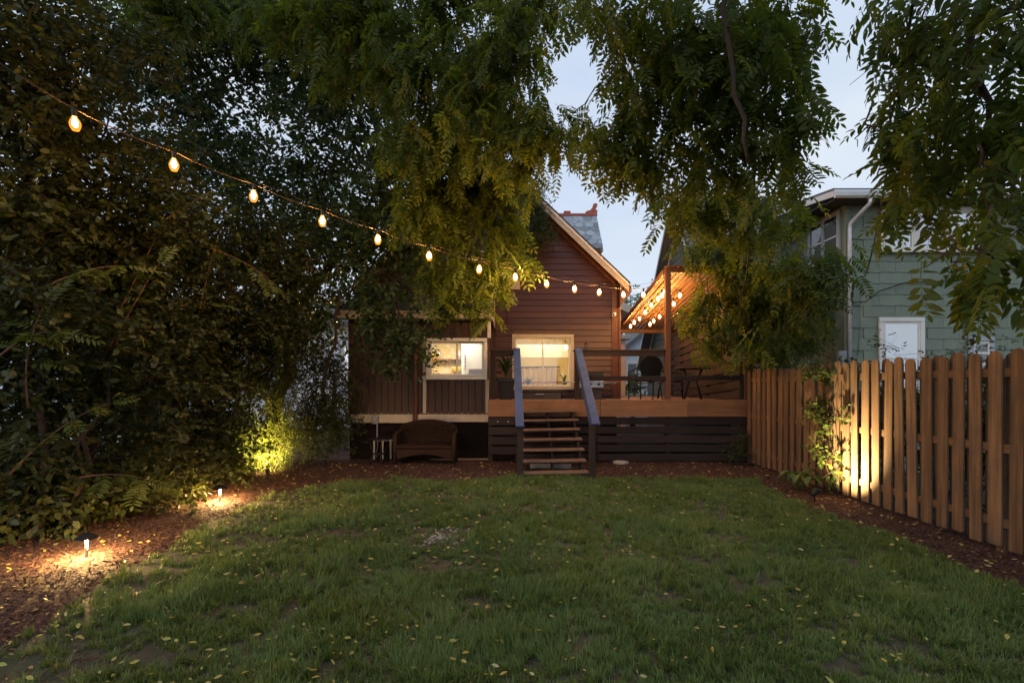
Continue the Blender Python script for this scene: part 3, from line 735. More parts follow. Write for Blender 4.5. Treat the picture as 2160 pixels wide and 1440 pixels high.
pf = thing('picture_frame', (1.95, HY+3.3, 1.7), 'framed picture on the back wall inside the right window', 'picture')
part(MB().box(1.93, 2.33, HY+3.33, HY+3.37, 1.75, 2.25, 0.008), 'frame', M['blackmetal'], pf); part(MB().box(1.97, 2.29, HY+3.322, HY+3.329, 1.79, 2.21), 'print', M['ceramic'], pf)
dt = thing('dining_table', (0.9, HY+1.5, 1.0), 'wooden dining table inside the right window', 'table')
part(MB().box(0.25, 1.5, HY+1.1, HY+1.85, 1.70, 1.745, 0.008), 'table_top', M['shelfwood'], dt)
for a_, b_ in ((0.32,1.16),(1.43,1.16),(0.32,1.79),(1.43,1.79)): part(MB().box(a_-0.03, a_+0.03, HY+b_-0.03, HY+b_+0.03, 1.0, 1.698, 0.006), 'leg', M['shelfwood'], dt)

def leafy(name, label, cat, loc, n, L, W, mat, spread=0.5, up=0.9, group=None, stem_h=0.0, pot=None):
    """small plant of strap leaves: each leaf a part"""
    t = thing(name, loc, label, cat, group)
    if pot: part(MB().lathe([(pot*0.7,0),(pot,pot*1.6),(pot*1.05,pot*1.7),(pot*0.9,pot*1.65)], loc, 12), 'pot', M['ceramic'], t, True)
    me = []
    for v in range(3):
        ld = L*random.uniform(0.8, 1.15); m = MB(); seg = 5; prev = None; vs_ = []
        for k in range(seg+1):
            u = k/seg; w = W*math.sin(math.pi*min(0.97, u*0.9+0.08)); bend = spread*u*u
            q = Vector((0, ld*(u*(1-up)+bend*0.6), ld*(u*up-bend*0.55*u)))
            vs_.append((q-Vector((w/2,0,-w*0.12)), q, q+Vector((w/2,0,w*0.12))))
        for k in range(seg):
            a, b = vs_[k], vs_[k+1]; m.quad(a[0], a[1], b[1], b[0]); m.quad(a[1], a[2], b[2], b[1])
        me.append(m.mesh('leaf', mat, smooth=True))
    for k in range(n):
        o = inst(me[k % 3], 'leaf', (loc[0], loc[1], loc[2]+stem_h*random.random()), t, rot=(random.uniform(-.25,.25), random.uniform(-.2,.2), 6.283*k/n+random.uniform(-.4,.4)))
        s = random.uniform(0.65, 1.1); o.scale = (s, s, s)
    return t
leafy('houseplant', 'bushy green houseplant in the lower left of the kitchen window', 'plant', (-1.78, AY+0.28, 1.72), 16, 0.26, 0.06, M['hosta'], pot=0.07)
leafy('houseplant', 'green plant on the sill in the lower right of the right window', 'plant', (1.33, HY+0.3, 1.50), 12, 0.34, 0.07, M['hosta'], stem_h=0.25, pot=0.06)
leafy('houseplant', 'spiky dark plant inside the right window beside the blue rail', 'plant', (0.42, HY+0.45, 1.52), 14, 0.42, 0.05, M['ivy'], stem_h=0.1, pot=0.07)
# kitchen furniture
fr = thing('refrigerator', (-0.93, AY+1.6, 1.0), 'bright white refrigerator at the right of the kitchen window', 'refrigerator')
part(MB().box(-1.24, -0.64, AY+1.3, AY+1.95, 1.0, 2.98, 0.02), 'body', M['fridge'], fr)
part(MB().box(-1.22, -0.66, AY+1.275, AY+1.297, 1.9, 2.96, 0.008), 'door', M['fridge'], fr); part(MB().box(-1.22, -0.66, AY+1.275, AY+1.297, 1.02, 1.88, 0.008), 'door', M['fridge'], fr)
part(MB().box(-1.16, -1.13, AY+1.22, AY+1.25, 2.0, 2.4, 0.006), 'handle', M['steel'], fr)
for zz, lab in ((2.32, 'upper open wooden shelf seen through the kitchen window'), (1.92, 'lower open wooden shelf seen through the kitchen window')):
    s = thing('kitchen_shelf', (-1.95, AY+2.4, zz), lab, 'shelf', 'kitchen shelves')
    part(MB().box(-2.6, -1.26, AY+2.3, AY+2.59, zz, zz+0.035, 0.004), 'board', M['shelfwood'], s)
    for xx in (-2.4, -1.5): part(MB().box(xx-0.015, xx+0.015, AY+2.32, AY+2.59, zz-0.09, zz-0.001, 0.003), 'bracket', M['blackmetal'], s)
single(MB().lathe([(0.10,0),(0.17,0.06),(0.185,0.16),(0.17,0.17),(0.12,0.05)], (-1.45, AY+2.44, 1.956), 16), 'bowl', M['yellowbowl'], 'yellow bowl on the lower kitchen shelf', 'bowl', smooth=True)
single(MB().lathe([(0.08,0),(0.095,0.12),(0.08,0.16),(0.085,0.17),(0.085,0.2),(0.02,0.21)], (-1.42, AY+2.44, 2.356), 14), 'lidded_jar', M['ceramic'], 'pale lidded jar on the upper kitchen shelf', 'jar', smooth=True)
single(MB().lathe([(0.035,0),(0.035,0.15),(0.014,0.2),(0.014,0.27),(0.018,0.28)], (-1.95, AY+2.44, 2.356), 12), 'bottle', M['ceramic'], 'pale tall bottle on the upper kitchen shelf', 'bottle', smooth=True)
single(MB().lathe([(0.05,0),(0.06,0.1),(0.05,0.13)], (-2.12, AY+2.44, 2.356), 12), 'jar', M['yellowbowl'], 'small amber jar beside the bottle on the upper kitchen shelf', 'jar', smooth=True)
single(MB().box(-1.02, -0.68, AY+0.75, AY+0.79, 1.72, 2.02, 0.01), 'cutting_board', M['shelfwood'], 'tan board leaning in the lower right of the kitchen window', 'board')

# security camera
sc = thing('security_camera', (2.55, HY-0.12, 3.4), 'white bullet camera on the house corner under the eave', 'camera')
p = at(1294, 662, HY-0.15)
part(MB().box(p.x+0.02, p.x+0.09, HY-0.06, HY-0.036, p.z-0.03, p.z+0.05, 0.01), 'bracket', M['plastic_w'], sc)
part(MB().tube([(p.x+0.05, HY-0.05, p.z+0.02), (p.x-0.01, HY-0.22, p.z-0.03)], 0.038, 12), 'body', M['plastic_w'], sc)
part(MB().tube([(p.x-0.0095, HY-0.2185, p.z-0.029), (p.x-0.012, HY-0.226, p.z-0.032)], 0.024, 12), 'lens', M['blackmetal'], sc)
# single hanging bulb left of the house
hb = thing('hanging_bulb', (-4.35, 12.8, 3.0), 'single lit bulb hanging at the left edge of the house', 'light bulb')
p = at(712, 684, 12.8)
part(MB().tube([(XL-0.15, 12.6, 3.35), ((p.x+XL)/2, 12.75, 3.25), (p.x, p.y, p.z+0.14)], 0.008, 6), 'cable', M['rubber'], hb)
part(MB().lathe([(0.022,0.06),(0.024,0.14),(0.01,0.15)], p, 10), 'socket', M['rubber'], hb)
part(MB().lathe([(0.008,-0.07),(0.03,-0.04),(0.036,0.0),(0.025,0.04),(0.02,0.06)], p, 12), 'bulb', M['bulb'], hb, True)
#@@DECK
# ================================================================== deck
DY = 10.8; DZ = 1.30
deck = thing('deck', (2.2, DY, 0), 'raised brown wooden deck with slatted skirt and rails behind the lawn', 'deck')
for a, b in ((-0.5, 1.86), (1.865, 3.70), (3.705, 4.98)):
    part(MB().box(a, b, DY-0.03, DY, 0.965, 1.325, 0.006), 'fascia_board', M['fascia'], deck, origin=((a+b)/2, DY, 0.965))
for k in range(5):
    z1 = 0.95-0.192*k; dy = random.uniform(-0.004, 0.004)
    for a, b in ((0.17, 1.80), (1.806, 4.96)):
        part(MB().box(a, b, DY-0.002+dy, DY+0.022+dy, z1-0.148, z1, 0.004), 'skirt_slat', M['deckdark'], deck, origin=((a+b)/2, DY, z1))
for k in range(4):
    z1 = 0.952-0.205*k
    part(MB().box(-0.5, 0.13, DY-0.004, DY+0.02, z1-0.165, z1, 0.004), 'skirt_slat', M['deckdark'], deck, origin=(-0.2, DY, z1))
for xx in (-0.46, 0.12, 1.42, 1.80, 3.3, 4.92):
    part(MB().box(xx-0.045, xx+0.045, DY+0.03, DY+0.12, -0.05, 0.96), 'support_post', M['deckdark_z'], deck)
for k, xx in enumerate((-0.30, -0.08)):  # two small white disc reflectors on the left skirt
    part(MB().tube([(xx, DY-0.012, 0.862), (xx, DY-0.004, 0.862)], 0.011, 10), 'reflector', M['plastic_w'], deck)
y = DY+0.004; k = 0
while y < 16.4:
    a, b = (-0.48, 4.96) if y < HY-0.2 else (XR+0.12, 4.96)
    part(MB().box(a, b, y, y+0.136, DZ-0.028, DZ, 0.004), 'deck_board', M['tread'], deck, origin=((a+b)/2, y, DZ)); y += 0.142
# railing
RT = 2.37
def post(x, y, z0, z1, w=0.09, mat='deckdark_z', par=deck, name='post'):
    return part(MB().box(x-w/2, x+w/2, y-w/2, y+w/2, z0, z1, 0.006), name, M[mat], par, origin=(x, y, z0))
ry = DY+0.06
post(-0.40, ry, 1.0, RT-0.03); post(1.38, ry, 1.0, RT-0.04); post(4.85, ry, 1.0, 1.86)
post(0.10, ry, 1.0, RT-0.04)
for a, b in ((-0.46, 0.16), (1.30, 3.24)):
    part(MB().box(a, b, ry-0.075, ry+0.075, RT-0.03, RT+0.008, 0.006), 'rail_cap', M['deckdark'], deck)
    part(MB().box(a+0.03, b-0.03, ry-0.066, ry-0.048, RT-0.13, RT-0.032, 0.004), 'top_rail', M['deckdark'], deck)
part(MB().box(1.42, 3.24, ry-0.068, ry-0.047, 1.725, 1.82, 0.004), 'mid_rail', M['deckdark'], deck)
part(MB().box(3.375, 4.80, ry-0.068, ry-0.047, 1.735, 1.83, 0.004), 'mid_rail', M['deckdark'], deck)
# sloping slats of the screen along the deck's right side
scr = thing('privacy_screen', (4.95, 13.5, DZ), 'dark slatted screen along the right side of the deck', 'screen')
for yy in (11.0, 13.0, 15.0, 16.4): part(MB().box(4.93, 5.02, yy-0.045, yy+0.045, DZ, 3.3, 0.005), 'post', M['deckdark_z'], scr)
for k in range(12):  # upper rows added to block pergola light from the green house
    z0 = 1.02 + k*0.205
    part(MB().bar((4.915, 11.0, z0+0.42), (4.915, 16.45, z0+0.02), 0.02, 0.165, b=0.004), 'slat', M['deckdark'], scr)

# ================================================================== stairs
st = thing('staircase', (0.75, 9.7, 0), 'open wooden stairs with blue handrails leading up to the deck', 'stairs')
NT = 7
for k in range(NT):
    zt = 1.10-0.165*k; yf = 10.48-0.27*k
    part(MB().bar((0.135, yf+0.13, zt-0.016-0.008), (1.335, yf+0.13, zt-0.016+0.012), 0.27, 0.034, b=0.006), 'tread', M['tread'], st, origin=(0.735, yf, zt))
for xx in (0.215, 0.735, 1.255):
    pts = [(10.74, 1.06)]
    for k in range(NT):
        zt = 1.066-0.165*k-0.006; yf = 10.48-0.27*k
        pts += [(yf+0.27, zt), (yf+0.03, zt)]
        if k < NT-1: pts.append((yf+0.03, zt-0.165+0.0))
    cl = []
    for p in pts:
        if not cl or (abs(p[0]-cl[-1][0])+abs(p[1]-cl[-1][1])) > 1e-4: cl.append(p)
    cl += [(8.93, -0.03), (9.15, -0.03), (10.74, 0.76)]
    part(MB().prism(cl, 'x', xx-0.02, xx+0.02), 'stringer', M['deckdark_z'], st)
for xx in (0.14, 1.385):
    part(MB().box(xx-0.052, xx+0.052, 8.81, 8.92, -0.05, 0.93 if xx > 1 else 0.90, 0.006), 'newel_post', M['deckdark_z'], st, origin=(xx, 8.86, 0))
for (x0, x1, zb) in ((0.10, 0.135, 0.915), (1.405, 1.435, 0.95)):
    hr = part(MB().bar((x0, 10.86, RT+0.035), (x1, 8.73, zb), 0.145, 0.038, b=0.006), 'handrail', M['bluerail'], st, origin=(x0, 9.8, 1.6))
    dx = -0.055 if x0 > 1 else 0.0
    part(MB().bar((x0+dx, 10.86, RT-0.065), (x1+dx, 8.86, zb-0.04), 0.036, 0.13, b=0.005), 'side_rail', M['bluerail'], hr, origin=(x0, 9.8, 1.5))

# ================================================================== pergola
pg = thing('pergola', (4.15, 13.4, DZ), 'brown cedar pergola with slatted roof at right of the deck', 'pergola')
PX0, PX1, PY0, PY1 = 3.30, 4.97, 10.86, 16.0
ZF, ZB = 4.10, 3.40
def pz(y): return ZF + (ZB-ZF)*(y-PY0)/(PY1-PY0)
for (x, y) in ((PX0, PY0), (PX1, PY0), (PX0+0.03, PY1), (PX1, PY1)):
    part(MB().box(x-0.058, x+0.058, y-0.058, y+0.058, DZ-0.3, pz(y)+(0.05 if y < 12 else -0.02), 0.008), 'post', M['cedar_post'], pg, origin=(x, y, DZ))
part(MB().box(PX0+0.062, PX1-0.062, PY0-0.045, PY0+0.02, ZF-0.09, ZF+0.045, 0.006), 'front_beam', M['cedar_post'], pg)
part(MB().box(PX0-0.15, PX1+0.1, PY1+0.062, PY1+0.11, ZB-0.12, ZB+0.01, 0.006), 'back_beam', M['cedar_post'], pg)
for yy in (12.4, 14.2): part(MB().box(PX0-0.02, PX1+0.02, yy-0.02, yy+0.02, pz(yy)+0.03, pz(yy)+0.12, 0.004), 'purlin', M['cedar_post'], pg)
x = PX0-0.02
while x < PX1+0.03:
    part(MB().bar((x, PY0-0.12, pz(PY0-0.12)+0.012), (x, PY1+0.05, pz(PY1+0.05)+0.012), 0.082, 0.030, b=0.004), 'roof_slat', M['cedar_slat'], pg, origin=(x, 13.4, 3.7)); x += 0.122
part(MB().bar((PX0-0.065, PY0+0.06, pz(PY0)-0.06), (PX0-0.035, PY1, pz(PY1)-0.06), 0.035, 0.12, b=0.004), 'side_beam', M['cedar_slat'], pg)
part(MB().bar((PX1+0.075, PY0+0.06, pz(PY0)-0.06), (PX1+0.075, PY1, pz(PY1)-0.06), 0.035, 0.12, b=0.004), 'side_beam', M['cedar_slat'], pg)

# ================================================================== string lights
BP = [(0.006,-0.078),(0.026,-0.068),(0.040,-0.035),(0.041,-0.005),(0.030,0.025),(0.018,0.045),(0.016,0.052)]
bulb_me = MB().lathe([(r*0.56, z*0.60) for r, z in BP], n=8).mesh('bulb', M['bulb'], smooth=True)
bulbp_me = MB().lathe([(r*0.56, z*0.60) for r, z in BP], n=8).mesh('bulb', M['bulb_p'], smooth=True)
halo_me = MB().lathe([(0.006,-0.085),(0.028,-0.077),(0.044,-0.042),(0.047,-0.008),(0.036,0.022),(0.022,0.046),(0.019,0.056)], n=12, cap=False).mesh('halo_shell', M['amber'], smooth=True)  # glowing shell added round the bulb as its halo
sock_me = MB().lathe([(0.010,0.125),(0.019,0.118),(0.021,0.055),(0.019,0.045)], n=10).mesh('socket', M['rubber'], smooth=True)
def bulb(p, par, bm=None):
    b = inst(bm or bulb_me, 'bulb', p, par, rot=(random.uniform(-.08,.08), random.uniform(-.08,.08), 0)); inst(sock_me, 'socket', p, b); inst(halo_me, 'halo_shell', p, b)
def cable(par, pts, sag, r=0.006, mat='rubber', seg=6):
    path = []
    for a, b in zip(pts[:-1], pts[1:]):
        a, b = Vector(a), Vector(b)
        for k in range(seg):
            u = k/seg; q = a.lerp(b, u); q.z -= sag*4*u*(1-u); path.append(q)
    path.append(Vector(pts[-1]))
    return part(MB().tube(path, r, 5), 'cable', M[mat], par, True)
sl_ = thing('string_lights', (-0.7, 8, 3.5), 'long string of lit warm bulbs sagging from left trees to the pergola', 'string lights')
main_px = [(1357,621),(1315,620),(1264,615),(1212,608),(1153,597),(1087,583),(1011,566),(905,538),(797,503),(680,464),(535,411),(367,345),(158,258)]
mp = []
for k, (px, py) in enumerate(main_px):
    Y = (21.36-k)*0.515; p = at(px, py, Y); mp.append(p)
tops = [p+Vector((0, 0, 0.125)) for p in mp]
e1 = at(-97, 96, 4.30); tops_all = [Vector((PX0-0.08, PY0, 3.82))] + tops + [e1+Vector((0,0,0.125)), Vector((-4.95, 3.95, 5.2))]
cable(sl_, tops_all, 0.028, 0.0055, 'copperwire')
cable(sl_, [tops_all[0]+Vector((0,0,0.03))] + [t+Vector((0,0.012,0.035)) for t in tops[1::3]], 0.015, 0.0025, 'copperwire')
for p in mp: bulb(p, sl_)
pl2 = thing('string_lights', (4.1, 13.2, 3.6), 'strings of lit warm bulbs looped under the pergola roof', 'string lights')
pgb = [[(1402,614),(1397,622),(1388,629),(1374,643),(1361,658),(1349,671),(1338,679),(1330,687)],
       [(1471,593),(1434,622),(1421,640),(1404,656),(1391,667),(1379,676),(1371,683)],
       [(1539,587),(1496,613),(1468,618),(1445,659)], [(1590,640),(1560,690),(1520,700)]]
for grp in pgb:
    pts = []
    for px, py in grp:
        Y = 3.72/((815-py)/F+0.137) if grp in pgb[:2] else 10.45; p = at(px, py, Y)
        if Y > PY0: p.z = min(p.z, pz(Y)-0.15); pts.append(p); bulb(p, pl2, bulbp_me)
    if len(pts) > 1: cable(pl2, [p+Vector((0,0,0.125)) for p in pts], 0.02, 0.006)

# ================================================================== things on the deck
def chair(name, loc, rz, label):
    t = thing(name, loc, label, 'chair', 'patio chairs on the deck'); L = Vector(loc)
    c, s = math.cos(rz), math.sin(rz)
    def P(x, y, z): return (L.x+c*x-s*y, L.y+s*x+c*y, L.z+z)
    # back: tall oval panel in a tube frame, facing away
    n = 18; ring = [P(0.27*math.sin(2*math.pi*k/n)*(1.0 if math.cos(2*math.pi*k/n) > 0 else 0.86), -0.24-0.10*(0.30+0.30*math.cos(2*math.pi*k/n)), 0.69+0.29*math.cos(2*math.pi*k/n)) for k in range(n+1)]
    part(MB().tube(ring, 0.014, 6), 'back_frame', M['blackmetal'], t, True)
    bp = MB(); ct = P(0, -0.285, 0.69); bp.v = [ct]+ring[:-1]; bp.f = [(0, k+1, (k+1) % n+1) for k in range(n)]
    o = bp.v[:]; bp.v += [(q[0]+0.012*s, q[1]-0.012*c, q[2]) for q in o]; bp.f += [(n+1, n+1+(k+1) % n+1, n+1+k+1) for k in range(n)]
    part(bp, 'backrest', M['blackmetal'], t)
    part(MB().lathe([(0.22,-0.02),(0.25,0.0),(0.25,0.02),(0.22,0.035)], P(0, 0, 0.43), 16), 'seat', M['wicker'], t, True)
    for sx in (-1, 1):
        part(MB().tube([P(sx*0.25,-0.29,0.78), P(sx*0.33,-0.20,0.68), P(sx*0.33,0.10,0.64), P(sx*0.32,0.24,0.62), P(sx*0.30,0.27,0.50), P(sx*0.29,0.28,0.0)], 0.013, 6), 'arm', M['blackmetal'], t, True)
        part(MB().tube([P(sx*0.20,-0.20,0.46), P(sx*0.24,-0.27,0.25), P(sx*0.25,-0.30,0.0)], 0.012, 6), 'leg', M['blackmetal'], t, True)
    part(MB().tube([P(-0.29,0.28,0.38), P(0.29,0.28,0.38)], 0.011, 6), 'stretcher', M['blackmetal'], t)
    return t
chair('patio_chair', (3.02, 11.55, DZ), 0.15, 'black round-backed patio chair behind the mid rail left of pergola post')
chair('patio_chair', (3.95, 12.75, DZ), -1.9, 'dark patio chair behind the table, right of the pergola post')
tb = thing('patio_table', (4.2, 11.9, DZ), 'small round dark patio table right of the pergola post', 'table')
part(MB().lathe([(0.36,0.70),(0.38,0.71),(0.38,0.73),(0.36,0.74)], (4.2,11.9,DZ), 20), 'table_top', M['wicker'], tb)
for k in range(4):
    a = k*math.pi/2+0.5
    part(MB().tube([(4.2+0.28*math.cos(a),11.9+0.28*math.sin(a),DZ+0.7),(4.2+0.12*math.cos(a),11.9+0.12*math.sin(a),DZ+0.4),(4.2+0.27*math.cos(a),11.9+0.27*math.sin(a),DZ)], 0.013, 6), 'leg', M['blackmetal'], tb, True)

gr = thing('barbecue_grill', (2.0, 12.25, DZ), 'black lidded gas grill with steel knob panel by the house wall', 'grill')
part(MB().box(1.62, 2.12, 12.05, 12.5, DZ, 1.56, 0.01), 'cabinet', M['boxresin'], gr)
part(MB().box(1.58, 2.15, 11.98, 12.02, 1.575, 1.735, 0.008), 'control_panel', M['steel'], gr)
for xx in (1.66, 1.84, 2.03): part(MB().tube([(xx,11.978,1.655),(xx,11.94,1.655)], 0.028, 12), 'knob', M['blackmetal'], gr)
part(MB().prism([(12.04,1.74),(12.50,1.74),(12.50,1.86),(12.42,1.93),(12.14,1.93),(12.05,1.85)], 'x', 1.57, 2.16), 'lid', M['blackmetal'], gr)
part(MB().tube([(1.68,11.99,1.81),(2.05,11.99,1.81)], 0.012, 8), 'lid_handle', M['steel'], gr)
ss = part(MB().box(2.17, 2.53, 12.44, 12.47, 1.66, 1.72, 0.004), 'side_shelf', M['steel'], gr)
for k in range(9): part(MB().box(2.175+0.04*k, 2.205+0.04*k, 12.02, 12.435, 1.70, 1.72, 0.003), 'shelf_slat', M['shelfwood'], ss)
part(MB().box(1.22, 1.55, 12.04, 12.45, 1.695, 1.72, 0.006), 'side_shelf', M['steel'], gr)

pt = thing('planter', (-0.14, 11.2, DZ), 'tall dark tapered planter box behind the left deck rail', 'planter')
def taper(x0, x1, y0, y1, z0, z1, k, m=None):
    m = m or MB(); d = k
    return m.hexa([(x0+d,y0+d,z0),(x1-d,y0+d,z0),(x1-d,y1-d,z0),(x0+d,y1-d,z0),(x0,y0,z1),(x1,y0,z1),(x1,y1,z1),(x0,y1,z1)])
part(taper(-0.32, 0.06, 11.02, 11.4, DZ, 1.73, 0.06), 'pot', M['planter'], pt)
part(MB().box(-0.345, 0.085, 10.995, 11.425, 1.70, 1.775, 0.008), 'rim', M['planter'], pt)
leafy('yucca', 'spiky plant growing in the tall dark planter on the deck', 'plant', (-0.13, 11.2, 1.77), 34, 0.72, 0.05, M['tree_dk'], spread=0.75, up=0.75, stem_h=0.22)
bx = thing('deck_box', (0.8, 12.5, DZ), 'low dark resin storage box under the right window', 'storage box')
part(MB().box(0.15, 1.18, 12.25, 12.70, DZ, 1.47, 0.01), 'body', M['boxresin'], bx); part(MB().box(0.12, 1.21, 12.22, 12.73, 1.473, 1.535, 0.012), 'lid', M['boxresin'], bx)
part(MB().box(0.56, 0.76, 12.20, 12.218, 1.40, 1.43, 0.004), 'handle', M['plastic_g'], bx)
ln = thing('lantern', (1.57, ry, RT+0.01), 'small black lantern standing on the deck rail cap', 'lantern')
part(MB().lathe([(0.045,0),(0.045,0.015),(0.03,0.02)], (1.57,ry,RT+0.009), 10), 'base', M['blackmetal'], ln)
for k in range(4):
    a = k*math.pi/2+0.6; part(MB().tube([(1.57+0.036*math.cos(a),ry+0.036*math.sin(a),RT+0.02),(1.57+0.036*math.cos(a),ry+0.036*math.sin(a),RT+0.11)], 0.006, 5), 'bar', M['blackmetal'], ln)
part(MB().lathe([(0.048,0.11),(0.03,0.135),(0.012,0.145),(0.012,0.16)], (1.57,ry,RT+0.009), 10), 'cap', M['blackmetal'], ln)

# ================================================================== things on the mulch by the wing
lv_ = thing('wicker_loveseat', (-1.79, 10.75, 0), 'brown woven wicker loveseat on the mulch below the kitchen window', 'loveseat')
cx = -1.79; yb = 11.0; yf = 10.42
def arc(x): return 0.86 - 0.10*((x-cx)/0.58)**2 - 0.03*((x-cx)/0.58)**4
xs = [cx-0.58+1.16*k/14 for k in range(15)]
bk = MB()
for k in range(14):
    a, b = xs[k], xs[k+1]
    bk.hexa([(a,yb-0.10,0.36),(b,yb-0.10,0.36),(b,yb-0.06,0.36),(a,yb-0.06,0.36),(a,yb-0.02,arc(a)),(b,yb-0.02,arc(b)),(b,yb+0.02,arc(b)),(a,yb+0.02,arc(a))])
part(bk, 'backrest', M['wicker'], lv_)
for k in range(1, 24):   # woven uprights of the back
    x = cx-0.56+1.12*k/24; part(MB().tube([(x,yb-0.115,0.38),(x,yb-0.035,arc(x)-0.03)], 0.009, 5), 'weave_strand', M['wicker'], lv_)
for k in range(6):
    z = 0.44+0.065*k; f_ = (z-0.36)/0.5; part(MB().tube([(cx-0.55,yb-0.122+0.08*f_,z),(cx+0.55,yb-0.122+0.08*f_,z)], 0.007, 5), 'weave_strand', M['wicker'], lv_)
part(MB().tube([(cx-0.60,yb-0.10,0.36)]+[(x,yb,arc(x)+0.012) for x in xs]+[(cx+0.60,yb-0.10,0.36)], 0.030, 8), 'back_frame', M['wicker'], lv_, True)
part(MB().box(cx-0.58, cx+0.58, yf, yb-0.11, 0.33, 0.40, 0.02), 'seat', M['wicker'], lv_)
ap = [(cx-0.56,0.325),(cx+0.56,0.325)]+[(cx+0.56-1.12*k/10, 0.12+0.10*math.sin(math.pi*k/10)) for k in range(11)]
part(MB().prism(ap, 'y', yf+0.004, yf+0.03), 'apron', M['wicker'], lv_)
for sx in (-1, 1):
    X = cx+sx*0.60
    part(MB().tube([(X,yf+0.02,0.60),(X,yf+0.2,0.63),(X-sx*0.0,yb-0.12,0.64),(X-sx*0.02,yb-0.03,0.70)], [0.05,0.05,0.045,0.035], 10), 'arm', M['wicker'], lv_, True)
    part(MB().box(X-0.02, X+0.02, yf+0.06, yb-0.10, 0.14, 0.585, 0.005), 'arm_panel', M['wicker'], lv_)
    part(MB().tube([(X,yf+0.02,0.62),(X,yf+0.02,0.3),(X,yf+0.02,0.0)], [0.045,0.042,0.03], 10), 'leg', M['wicker'], lv_, True)
    part(MB().tube([(X,yb-0.08,0.36),(X,yb-0.06,0.0)], [0.03,0.026], 8), 'leg', M['wicker'], lv_, True)
stb = thing('side_table', (-2.76, 10.62, 0), 'small dark metal side table left of the loveseat', 'table')
part(MB().lathe([(0.20,0.50),(0.225,0.505),(0.23,0.53),(0.22,0.53),(0.215,0.515),(0.02,0.515)], (-2.76,10.62,0), 18), 'table_top', M['blackmetal'], stb, True)
for k in range(4):
    a = k*math.pi/2+0.5; ca, sa = math.cos(a), math.sin(a)
    part(MB().tube([(-2.76+r*ca, 10.62+r*sa, z) for r, z in ((0.19,0.51),(0.17,0.36),(0.12,0.22),(0.15,0.10),(0.20,0.0))], 0.013, 6), 'leg', M['blackmetal'], stb, True)
part(MB().lathe([(0.10,0.20),(0.13,0.20),(0.13,0.215),(0.10,0.215)], (-2.76,10.62,0), 16), 'lower_ring', M['blackmetal'], stb)
single(MB().bar((-1.75,11.05,0.03),(-0.45,10.95,0.05), 0.10, 0.04, b=0.006), 'wooden_plank', M['tread'], 'pale wooden plank lying on the mulch right of the loveseat', 'plank')
single(MB().lathe([(0.10,0),(0.17,0.01),(0.16,0.05),(0.08,0.065)], (2.25,10.6,0.0), 9), 'flat_stone', M['stone'], 'flat pale stone at the foot of the deck skirt', 'stone')
single(MB().bar((0.35,9.95,0.05),(1.15,9.95,0.05), 0.05, 0.10, b=0.006), 'wooden_plank', M['paving'], 'pale board lying on the mulch under the stairs', 'plank')

# ================================================================== garden lights
def path_light(x, y, label):
    z0 = float(hgt(np.array(x), np.array(y)))
    t = thing('path_light', (x, y, z0), label, 'path light', 'path lights along the left bed')
    part(MB().lathe([(0.013,-0.03),(0.013,0.165),(0.024,0.172),(0.026,0.19)], (x,y,z0), 12), 'stem', M['plastic_w'], t, True)
    part(MB().lathe([(0.098,0.183),(0.094,0.190),(0.052,0.218),(0.016,0.236),(0.004,0.240)], (x,y,z0), 18, True), 'hat', M['blackmetal'], t)
    part(MB().lathe([(0.026,0.176),(0.029,0.178),(0.029,0.1815),(0.026,0.182)], (x,y,z0), 14), 'lens', M['lens'], t)
    lamp('path_lamp', 'POINT', (x+0.062, y-0.03, z0+0.160), 75.0, (1.0, 0.60, 0.22), 0.02, parent=t)
    lamp('path_lamp', 'POINT', (x-0.062, y-0.03, z0+0.160), 75.0, (1.0, 0.60, 0.22), 0.02, parent=t)
path_light(-4.02, 4.84, 'nearer black-hatted path light glowing on the left mulch bed')
path_light(-4.05, 7.10, 'farther black-hatted path light glowing at the lawn edge')
def spot_light(x, y, target, energy, cone, label, col=(1.0, 0.78, 0.36)):
    t = thing('spotlight', (x, y, 0), label, 'spotlight', 'garden uplights')
    p = Vector((x, y, 0.13)); d = (Vector(target)-p).normalized()
    part(MB().tube([(x,y,-0.04),(x,y,0.11)], 0.010, 6), 'stake', M['blackmetal'], t)
    part(MB().tube([p-d*0.06, p-d*0.02, p+d*0.05, p+d*0.075], [0.022,0.034,0.036,0.040], 12), 'housing', M['blackmetal'], t, True)
    part(MB().tube([p+d*0.0752, p+d*0.0765], 0.031, 12), 'lens', M['lens'], t)
    lamp('spot_lamp', 'SPOT', tuple(p+d*0.085), energy, col, 0.03, rot=d.to_track_quat('-Z', 'Y').to_euler(), spot=R(cone), blend=0.9, parent=t)
spot_light(-4.16, 8.72, (-4.60, 9.5, 0.55), 1150, 96, 'small black spotlight lighting the shrub at the left bed', (1.0, 0.80, 0.30))
spot_light(4.20, 7.10, (4.86, 7.20, 0.68), 850, 112, 'small black spotlight in the mulch lighting the fence', (1.0, 0.76, 0.36))

